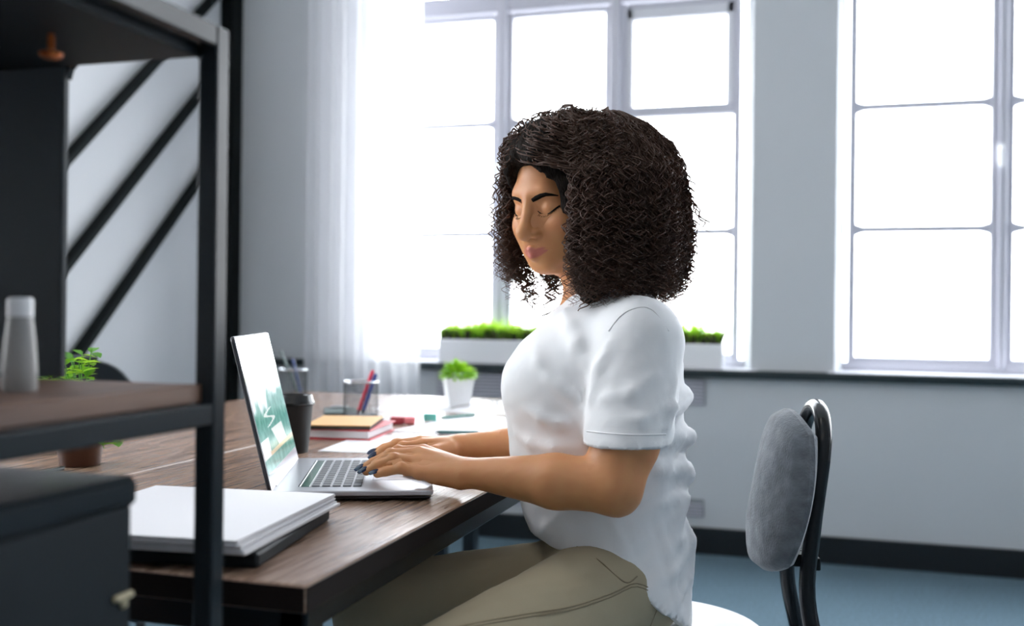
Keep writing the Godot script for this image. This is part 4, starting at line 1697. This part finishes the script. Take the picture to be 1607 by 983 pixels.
func desk_things() -> void:
	laptop()
	var m: Msh
	# paper cup with a sip lid
	var t := thing("coffee_cup", "black paper coffee cup with a black lid behind the laptop screen", "cup", Vector3(-1.03, DESK, -1.862))
	m = Msh.new()
	m.lathe(Transform3D(), [Vector2(0, 0.003), Vector2(0.026, 0.003), Vector2(0.0265, 0), Vector2(0.0285, 0), Vector2(0.0375, 0.1), Vector2(0.036, 0.1)], 40)
	obj("cup_body", m, paint("0c0e10", 0.55), t)
	m = Msh.new()
	m.lathe(Transform3D(), [Vector2(0.0375, 0.096), Vector2(0.0405, 0.097), Vector2(0.0408, 0.103), Vector2(0.0375, 0.106), Vector2(0.0355, 0.116), Vector2(0.034, 0.1175), Vector2(0.0325, 0.1165), Vector2(0.031, 0.112), Vector2(0, 0.112)], 40)
	obj("cup_lid", m, paint("121416", 0.25), t)
	# two notebooks under one another
	t = thing("red_notebook", "thick notebook with a red cover and white pages, under the tan pad", "notebook", Vector3(-1.05, DESK, -2.17), deg_to_rad(8))
	m = Msh.new()
	m.box(Transform3D(Basis(), Vector3(-0.002, 0.0125, 0)), Vector3(0.146, 0.017, 0.202), 0.001)
	obj("pages", m, M.paper_edge, t)
	for y in [0.0015, 0.0225]:
		m = Msh.new()
		m.box(Transform3D(Basis(), Vector3(0, y, 0)), Vector3(0.155, 0.003, 0.21), 0.001)
		obj("cover", m, paint("c8414a", 0.5), t)
	t = thing("tan_notepad", "tan kraft covered notepad lying on the red notebook", "notebook", Vector3(-1.06, DESK + 0.024, -2.16), deg_to_rad(16))
	m = Msh.new()
	m.box(Transform3D(Basis(), Vector3(0, 0.004, 0)), Vector3(0.145, 0.008, 0.205), 0.001)
	obj("pages", m, paint("3a3834", 0.8), t)
	m = Msh.new()
	m.box(Transform3D(Basis(), Vector3(0, 0.009, 0)), Vector3(0.148, 0.002, 0.21), 0.0006)
	obj("cover", m, paint("d3a469", 0.6), t)
	# pen holders with pens leaning in them
	var h1 := Vector3(-1.212, DESK, -2.56)
	var h2 := Vector3(-1.668, DESK, -3.0)
	mesh_holder("black wire mesh pen holder in front, with a red and a blue pen", h1)
	mesh_holder("black wire mesh pen holder further back, behind the coffee cup", h2)
	pen("red_pen", "red pen leaning in the front mesh holder", "", h1 + Vector3(0.0, 0.006, 0.02), h1 + Vector3(0.018, 0.125, -0.038), 0.0055, "d8324e", "5a1220")
	pen("blue_pen", "dark blue pen leaning beside the red one in the front mesh holder", "", h1 + Vector3(0.014, 0.006, 0.02), h1 + Vector3(0.028, 0.115, -0.036), 0.0055, "2b3a86", "151a30")
	pen("grey_pen", "grey green pen leaning left out of the back mesh holder", "", h2 + Vector3(0.03, 0.006, 0.01), h2 + Vector3(-0.05, 0.155, -0.01), 0.0045, "5d6d6c", "2b3333")
	pen("navy_pen", "navy pen leaning next to the grey green one in the back holder", "", h2 + Vector3(0.026, 0.006, -0.014), h2 + Vector3(-0.018, 0.13, -0.03), 0.0045, "3b4f86", "1c2440")
	# sheets
	sheet_of_paper("white sheet nearest the laptop, one corner pointing at the coffee cup", Vector3(-0.80, 0, -2.06), 0.42, 0.30, 8, DESK + 0.0005)
	sheet_of_paper("white sheet in the middle of the desk, between the notebook and the woman", Vector3(-0.775, 0, -2.45), 0.40, 0.42, -5, DESK + 0.0013)
	sheet_of_paper("large white sheet at the far end of the desk, under the potted plant", Vector3(-0.98, 0, -2.97), 0.6, 0.42, 3, DESK + 0.0005)
	sheet_of_paper("white sheet at the far right, under the wire glasses", Vector3(-0.66, 0, -2.86), 0.21, 0.297, 20, DESK + 0.002)
	# stationery
	t = thing("red_eraser", "small red block lying right of the front mesh holder", "eraser", Vector3(-1.03, DESK + 0.0009, -2.43), deg_to_rad(20))
	m = Msh.new()
	m.box(Transform3D(Basis(), Vector3(-0.014, 0.009, 0)), Vector3(0.035, 0.018, 0.05), 0.002)
	obj("sleeve", m, paint("a83540", 0.5), t)
	m = Msh.new()
	m.box(Transform3D(Basis(), Vector3(0.018, 0.009, 0)), Vector3(0.028, 0.017, 0.049), 0.003)
	obj("rubber_end", m, paint("f08a90", 0.7), t)
	t = thing("teal_sharpener", "small teal block beside the red one", "sharpener", Vector3(-0.985, DESK + 0.0016, -2.505), deg_to_rad(25))
	m = Msh.new()
	m.box(Transform3D(Basis(), Vector3(0, 0.01, 0)), Vector3(0.036, 0.02, 0.028), 0.003)
	obj("body", m, paint("6cc4b6", 0.4), t)
	m = Msh.new()
	m.box(Transform3D(Basis(), Vector3(0, 0.0206, 0)), Vector3(0.024, 0.002, 0.012), 0.0005)
	obj("blade", m, M.chrome, t)
	pen("teal_pen", "dark teal pen lying on the middle sheet, nearest the woman's far arm", "", Vector3(-0.87, DESK + 0.0058, -2.247), Vector3(-0.77, DESK + 0.0058, -2.272), 0.004, "35696a", "1f3536")
	pen("green_pen", "slim grey green pen lying behind the teal block", "", Vector3(-0.975, DESK + 0.0062, -2.545), Vector3(-0.915, DESK + 0.0062, -2.665), 0.004, "5f8f86", "3a5550")
	t = thing("black_clip", "dark flat clip board lying behind the front mesh holder", "clipboard", Vector3(-1.315, DESK, -2.64), deg_to_rad(28))
	m = Msh.new()
	slab(m, 0.09, 0.16, 0.006, 0, 0.006, 0.001)
	obj("board", m, paint("2f4441", 0.5), t)
	m = Msh.new()
	m.box(Transform3D(Basis(), Vector3(0, 0.009, -0.065)), Vector3(0.05, 0.006, 0.018), 0.002)
	obj("clip", m, M.chrome, t)
	# wire glasses
	t = thing("wire_glasses", "thin wire framed glasses lying open on the far right sheet", "glasses", Vector3(-0.90, DESK + 0.003, -2.80), deg_to_rad(55))
	m = Msh.new()
	for s in [-1, 1]:
		var ring := PackedVector3Array()
		for i in 21:
			var a := TAU * i / 20
			ring.push_back(Vector3(s * 0.033 + cos(a) * 0.024, 0.021 + sin(a) * 0.019, 0))
		m.tube(ring, 0.0012, 0.0012, 6, false)
	m.tube(PackedVector3Array([Vector3(-0.01, 0.028, 0), Vector3(0, 0.032, 0.001), Vector3(0.01, 0.028, 0)]), 0.0012, 0.0012, 6)
	obj("rims", m, paint("4f3a30", 0.4, 0.4), t)
	for s in [-1, 1]:
		m = Msh.new()
		m.tube(PackedVector3Array([Vector3(s * 0.057, 0.026, 0), Vector3(s * 0.066, 0.024, -0.008), Vector3(s * 0.066, 0.012, -0.09), Vector3(s * 0.064, 0.0012, -0.13)]), 0.0012, 0.0012, 6)
		obj("temple", m, paint("4f3a30", 0.4, 0.4), t)
	# potted plant in a square white pot
	t = thing("potted_plant", "small bright green plant in a tapered white square pot on the desk", "plant", Vector3(-1.06, DESK + 0.001, -2.93), deg_to_rad(30))
	m = Msh.new()
	var lo := 0.031
	var hi := 0.043
	var ph := 0.088
	var c := []
	for s in [[-1, -1], [1, -1], [1, 1], [-1, 1]]:
		c.append([Vector3(s[0] * lo, 0, s[1] * lo), Vector3(s[0] * hi, ph, s[1] * hi), Vector3(s[0] * (hi - 0.005), ph, s[1] * (hi - 0.005)), Vector3(s[0] * (hi - 0.008), ph - 0.012, s[1] * (hi - 0.008))])
	for i in 4:
		var j := (i + 1) % 4
		m.flat(c[i][0], c[j][0], c[j][1], c[i][1], c[i][0] + c[j][0])
		m.flat(c[i][1], c[j][1], c[j][2], c[i][2], Vector3.UP)
		m.flat(c[i][2], c[j][2], c[j][3], c[i][3], -c[i][0] - c[j][0])
	m.flat(c[0][0], c[1][0], c[2][0], c[3][0], Vector3.DOWN)
	obj("pot", m, M.white, t)
	m = Msh.new()
	m.flat(c[0][3], c[1][3], c[2][3], c[3][3], Vector3.UP)
	obj("soil", m, M.soil, t)
	m = Msh.new()
	tuft(m, 420, Vector3(0, ph + 0.002, 0), Vector3(0.048, 0.043, 0.048), 0.019, 0.011, 4)
	var fo := obj("foliage", m, M.leaf, t)
	fo.set_meta("kind", "stuff")
	# thick stack of paper on a dark folder, half hidden by the rack
	t = thing("paper_stack", "thick stack of blank white paper at the near end of the desk", "paper", Vector3(-0.757, DESK + 0.0185, -1.118), deg_to_rad(6.5))
	var g := RandomNumberGenerator.new()
	g.seed = 3
	for i in 8:
		m = Msh.new()
		var y0 := i * 0.0021
		m.box(Transform3D(Basis(Vector3.UP, g.randf_range(-0.008, 0.008)), Vector3(g.randf_range(-0.003, 0.003) - 0.001 * i, y0 + 0.001, g.randf_range(-0.002, 0.002))), Vector3(0.272, 0.002, 0.302), 0.0004)
		obj("sheaf", m, M.paper if i % 3 else M.paper_edge, t)
	t = thing("dark_folder", "dark folder lying under the white paper stack", "folder", Vector3(-0.752, DESK, -1.115), deg_to_rad(10))
	m = Msh.new()
	m.box(Transform3D(Basis(), Vector3(0, 0.0085, 0)), Vector3(0.262, 0.017, 0.27), 0.003)
	obj("cover", m, M.base, t)


# ---------------------------------------------------------------- the rack in front and what stands on it
func rack_things() -> void:
	var m: Msh
	var xr := -0.572          # right face of the rack's tubes
	var zb := -0.872          # back plane
	var zf := -0.46
	var xl := -1.34
	var w := 0.022
	var top := 1.312
	var t := thing("shelf_rack", "black metal rack with wooden shelves in the foreground at the left", "shelf", Vector3((xr + xl) / 2, 0, (zb + zf) / 2))
	var o := t.position
	for x in [xr - w, xl]:
		for z in [zb - w, zf]:
			m = Msh.new()
			m.cube(Vector3(x, 0, z) - o, Vector3(x + w, top, z + w) - o, 0.002)
			obj("post", m, M.steel, t)
	var boards := [0.562, 0.9385, 1.275]
	for k in 3:
		var y: float = boards[k]
		m = Msh.new()
		if k < 2:
			m.cube(Vector3(xl + 0.004, y, zb + 0.002) - o, Vector3(xr - 0.012, y + 0.0175, zf + w) - o, 0.001)
		else:
			m.cube(Vector3(xl + w, y + 0.006, zb) - o, Vector3(xr - w, y + 0.03, zf) - o, 0.001)
		obj("shelf_board", m, M.shelf_wood if k < 2 else M.base, t)
		var ry := y - w - 0.001 if k < 2 else top - w
		for x in [xr - w, xl]:
			m = Msh.new()
			m.cube(Vector3(x, ry, zb) - o, Vector3(x + w, ry + w, zf) - o, 0.002)
			obj("side_rail", m, M.steel, t)
		for z in [zb - w, zf]:
			m = Msh.new()
			m.cube(Vector3(xl + w, ry, z) - o, Vector3(xr - w, ry + w, z + w) - o, 0.002)
			obj("cross_rail", m, M.steel, t)
	for x in [xr - w, xl]:
		m = Msh.new()
		m.cube(Vector3(x, 0.05, zb) - o, Vector3(x + w, 0.05 + w, zf) - o, 0.002)
		obj("side_rail", m, M.steel, t)
	m = Msh.new()
	m.cube(Vector3(xl + w, 0.957, zb - 0.012) - o, Vector3(-0.757, top - w, zb - 0.002) - o, 0.002)
	obj("back_panel", m, paint("343b40", 0.6), t)
	# small gussets in the corners of the upper bay
	for s in [[xr - w, -1.0], [-0.757, 1.0]]:
		m = Msh.new()
		m.prism(PackedVector2Array([Vector2(0, 0), Vector2(s[1] * 0.018, 0), Vector2(s[1] * 0.009, -0.004), Vector2(s[1] * 0.003, -0.01), Vector2(0, -0.02)]), Transform3D(Basis(), Vector3(s[0], top - w, zb - 0.014) - o), 0.008)
		obj("gusset", m, M.steel, t)
	m = Msh.new()
	m.lathe(Transform3D(Basis(), at(80, 92, 0.93) - o), [Vector2(0, 0), Vector2(0.006, 0.0), Vector2(0.010, 0.002), Vector2(0.010, 0.005), Vector2(0.003, 0.008), Vector2(0.003, 0.03), Vector2(0, 0.03)], 20)
	obj("copper_glint", m, paint("b5642f", 0.35, 0.7), t)  # an orange glint put into a solid copper shape
	# white bottle
	var bp := Vector3(-0.672, 0.956, -0.726)
	t = thing("white_bottle", "small white bottle with a white cap standing on the middle shelf", "bottle", bp)
	m = Msh.new()
	m.lathe(Transform3D(), [Vector2(0, 0), Vector2(0.0135, 0), Vector2(0.0145, 0.002), Vector2(0.0142, 0.02), Vector2(0.0125, 0.045), Vector2(0.0102, 0.064), Vector2(0.009, 0.068)], 32)
	obj("bottle_body", m, paint("9a9896", 0.4), t)
	m = Msh.new()
	m.lathe(Transform3D(), [Vector2(0.0106, 0.066), Vector2(0.0106, 0.08), Vector2(0.0095, 0.0825), Vector2(0, 0.083)], 32)
	obj("cap", m, M.white, t)
	# storage box on the lower shelf
	var b1 := Vector3(-0.582, 0.581, -0.80)
	t = thing("storage_box", "dark storage box with a lid on the lower shelf of the rack", "box", Vector3(-0.745, 0.58, -0.655))
	m = Msh.new()
	m.cube(Vector3(-0.155, 0, -0.12), Vector3(0.155, 0.275, 0.165), 0.004)
	obj("body", m, M.base, t)
	m = Msh.new()
	m.cube(Vector3(-0.159, 0.272, -0.124), Vector3(0.159, 0.300, 0.169), 0.006)
	obj("lid", m, M.steel, t)
	m = Msh.new()
	m.box(Transform3D(Basis(Vector3.UP, 0.0) * Basis(Vector3.RIGHT, 0.0), Vector3(0.158, 0.195, -0.104)), Vector3(0.006, 0.006, 0.026), 0.002)
	m.box(Transform3D(Basis(), Vector3(0.157, 0.189, -0.106)), Vector3(0.005, 0.01, 0.008), 0.002)
	obj("latch", m, paint("b9ad8e", 0.4), t)
	# pen lying on the far desk behind the rack
	pen("dark_pen", "dark pen lying on the desk behind the black box", "", Vector3(-1.275, DESK + 0.004, -1.385), Vector3(-1.29, DESK + 0.004, -1.50), 0.004, "3c4444", "6aa39a")
	# trailing plant in a wooden pot, seen above and below the middle shelf
	var pp := Vector3(-1.305, DESK, -1.56)
	t = thing("leafy_plant", "round leaved green plant in a brown pot behind the rack", "plant", pp)
	m = Msh.new()
	m.lathe(Transform3D(), [Vector2(0, 0), Vector2(0.033, 0), Vector2(0.036, 0.003), Vector2(0.043, 0.06), Vector2(0.039, 0.06), Vector2(0.037, 0.05), Vector2(0, 0.05)], 36)
	obj("pot", m, paint("53301f", 0.4), t)
	var g := RandomNumberGenerator.new()
	g.seed = 12
	var lm := Msh.new()
	leaf(lm, Vector3.ZERO, Vector3.BACK, Vector3.UP, 0.034, 0.021, 0.2)
	var leaf_mesh := lm.mesh()
	for k in 16:
		var a := TAU * k / 16 + g.randf_range(-0.2, 0.2)
		var low := k == 0 or k == 15
		var h := g.randf_range(0.1, 0.165) if not low else 0.05
		var spread := g.randf_range(0.015, 0.05) if not low else 0.062
		var lean := Vector3(-0.022, 0, 0.007) if not low else Vector3.ZERO
		var path := smooth(PackedVector3Array([Vector3(cos(a) * 0.01, 0.05, sin(a) * 0.01), lean * 0.5 + Vector3(cos(a) * spread * 0.5, 0.05 + h * 0.6 if not low else 0.08, sin(a) * spread * 0.5), lean + Vector3(cos(a) * spread, 0.05 + h if not low else 0.035, sin(a) * spread)]), 6)
		m = Msh.new()
		m.tube(path, 0.0016, 0.0009, 6)
		var stem := obj("stem", m, M.leaf_deep, t)
		for i in range(3, path.size(), 2):
			for s in [-1, 1]:
				var lf := obj("leaf", leaf_mesh, M.leaf if g.randf() < 0.6 else M.leaf_deep, stem)
				var dir := Vector3(cos(a + s * 1.2), g.randf_range(-0.1, 0.7), sin(a + s * 1.2)).normalized()
				lf.transform = Transform3D(Basis.looking_at(-dir, Vector3.UP).scaled(Vector3.ONE * g.randf_range(0.7, 1.15)), path[i])


# ---------------------------------------------------------------- along the window and at the far left
func grass_box(label: String, x0: float, x1: float, seed_: int) -> void:
	var h := 0.105
	var t := thing("planter_box", label, "planter", Vector3((x0 + x1) / 2, 0.80, -4.475), 0, "white planters of grass on the sill")
	var w := x1 - x0
	var m := Msh.new()
	m.cube(Vector3(-w / 2, 0, -0.05), Vector3(w / 2, h, 0.05), 0.005)
	obj("trough", m, M.white, t)
	m = Msh.new()
	m.cube(Vector3(-w / 2 + 0.006, h, -0.044), Vector3(w / 2 - 0.006, h + 0.006, 0.044), 0.001)
	obj("soil", m, M.soil, t)
	var g := RandomNumberGenerator.new()
	g.seed = seed_
	var n := noise(2.2, seed_, 3)
	for layer in 2:
		m = Msh.new()
		for i in int(w * [1500, 1500][layer]):
			var x := g.randf_range(-w / 2 + 0.006, w / 2 - 0.006)
			var z := g.randf_range(-0.042, 0.042)
			var hh := (0.092 + 0.075 * n.get_noise_2d(x * 5.0, z * 2.0)) * g.randf_range(0.5, 1.0) if layer else g.randf_range(0.03, 0.062)
			var lean := Vector3(g.randf_range(-0.45, 0.45), 1, g.randf_range(-0.45, 0.45)) * hh
			var b := Vector3(x, h + 0.004, z)
			var s := Vector3(g.randf_range(-1, 1), 0, g.randf_range(-1, 1)).normalized() * (0.0038 if layer else 0.0055)
			var mid := b + lean * 0.6
			var tip := b + lean + Vector3(lean.x, -0.006, lean.z) * 0.6
			var nn := s.cross(lean).normalized()
			m.quad(b - s, b + s, mid + s * 0.8, mid - s * 0.8, nn, nn, nn, nn)
			m.tri(mid - s * 0.8, mid + s * 0.8, tip, nn, nn, nn)
		var gr := obj(["grass_shade", "grass"][layer], m, [M.grass_shade, M.leaf][layer], t)
		gr.set_meta("kind", "stuff")


func far_things() -> void:
	grass_box("white planter of green grass on the sill, left of the woman", -1.705, -1.02, 11)
	grass_box("white planter of green grass on the sill, behind the woman's back", -0.86, -0.40, 14)
	# sheer curtain from the ceiling rail to the floor
	var m := Msh.new()
	var rows := []
	for i in 15:
		var y := 3.2 - 3.18 * i / 14.0
		var line := PackedVector3Array()
		for j in 181:
			var u := j / 180.0
			var x := lerpf(-2.325, -1.74, u)
			var open := 1.0 + 0.15 * i / 14.0
			var z := -4.30 + open * (0.022 * sin(u * 58.0 + 0.6 * sin(u * 13.0)) + 0.012 * sin(u * 23.0 + i * 0.05))
			line.push_back(Vector3(x, y, z))
		rows.append(line)
	m.sheet(rows)
	var t := thing("sheer_curtain", "white sheer curtain hanging in soft folds at the left of the window", "curtain", Vector3.ZERO)
	obj("cloth", m, M.sheer, t)
	m = Msh.new()
	m.tube(PackedVector3Array([Vector3(-2.5, 3.22, -4.30), Vector3(-0.1, 3.22, -4.30)]), 0.014, 0.014, 12)
	obj("rod", m, M.steel, t)
	m = Msh.new()
	for x in [-2.42, -0.2]:
		m.cube(Vector3(x - 0.01, 3.205, -4.44), Vector3(x + 0.01, 3.235, -4.29), 0.002)
	obj("rod_bracket", m, M.steel, t)
	# black office chair and a dark device beyond the plant
	t = thing("office_chair", "black office chair with a rounded back beyond the far desk", "chair", Vector3(at(100, 600, 3.1).x, 0, at(100, 600, 3.1).z), YAW + 0.25 + PI)
	m = Msh.new()
	slab(m, 0.46, 0.44, 0.1, 0.43, 0.07, 0.02)
	for i in m.v.size():
		m.v[i] += Vector3(0, 0, 0.2)
	obj("seat", m, M.black, t)
	m = Msh.new()
	var poly := rounded(0.42, 0.34, 0.13, 8)
	m.prism(poly, Transform3D(Basis(), Vector3(0, 0.70, -0.05)), 0.05)
	obj("backrest", m, M.black, t)
	m = Msh.new()
	m.bar(Vector3(0, 0.44, 0.05), Vector3(0, 0.66, -0.055), 0.06, 0.02)
	obj("back_stem", m, M.steel, t)
	m = Msh.new()
	m.tube(PackedVector3Array([Vector3(0, 0.08, 0.2), Vector3(0, 0.44, 0.2)]), 0.03, 0.025, 16)
	obj("gas_column", m, M.steel, t)
	for k in 5:
		var a := TAU * k / 5
		m = Msh.new()
		m.bar(Vector3(0, 0.09, 0.2), Vector3(cos(a) * 0.28, 0.06, 0.2 + sin(a) * 0.28), 0.04, 0.03)
		var lg := obj("base_leg", m, M.steel, t)
		m = Msh.new()
		m.lathe(Transform3D(Basis(Vector3.FORWARD, PI / 2), Vector3(cos(a) * 0.28 - 0.012, 0.027, 0.2 + sin(a) * 0.28)), [Vector2(0, 0), Vector2(0.027, 0), Vector2(0.027, 0.024), Vector2(0, 0.024)], 14)
		obj("caster", m, M.black, lg)
	t = thing("desk_telephone", "dark boxy telephone on the far desk behind the leafy plant", "telephone", Vector3(-1.70, DESK, -1.98), deg_to_rad(40))
	m = Msh.new()
	m.prism(PackedVector2Array([Vector2(-0.05, 0), Vector2(0.06, 0), Vector2(0.06, 0.03), Vector2(0.0, 0.172), Vector2(-0.05, 0.178)]), Transform3D(Basis(Vector3.BACK, Vector3.UP, Vector3.LEFT), Vector3(0.07, 0, 0)), 0.12)
	obj("body", m, M.black, t)
	m = Msh.new()
	m.bar(Vector3(-0.075, 0.05, 0.045), Vector3(-0.075, 0.165, -0.03), 0.035, 0.03, Vector3.UP, 0.008)
	obj("handset", m, M.black, t)
	m = Msh.new()
	m.box(Transform3D(Basis(Vector3.RIGHT, 0.9), Vector3(0.02, 0.085, 0.03)), Vector3(0.06, 0.004, 0.03), 0.001)
	obj("display", m, M.chrome, t)
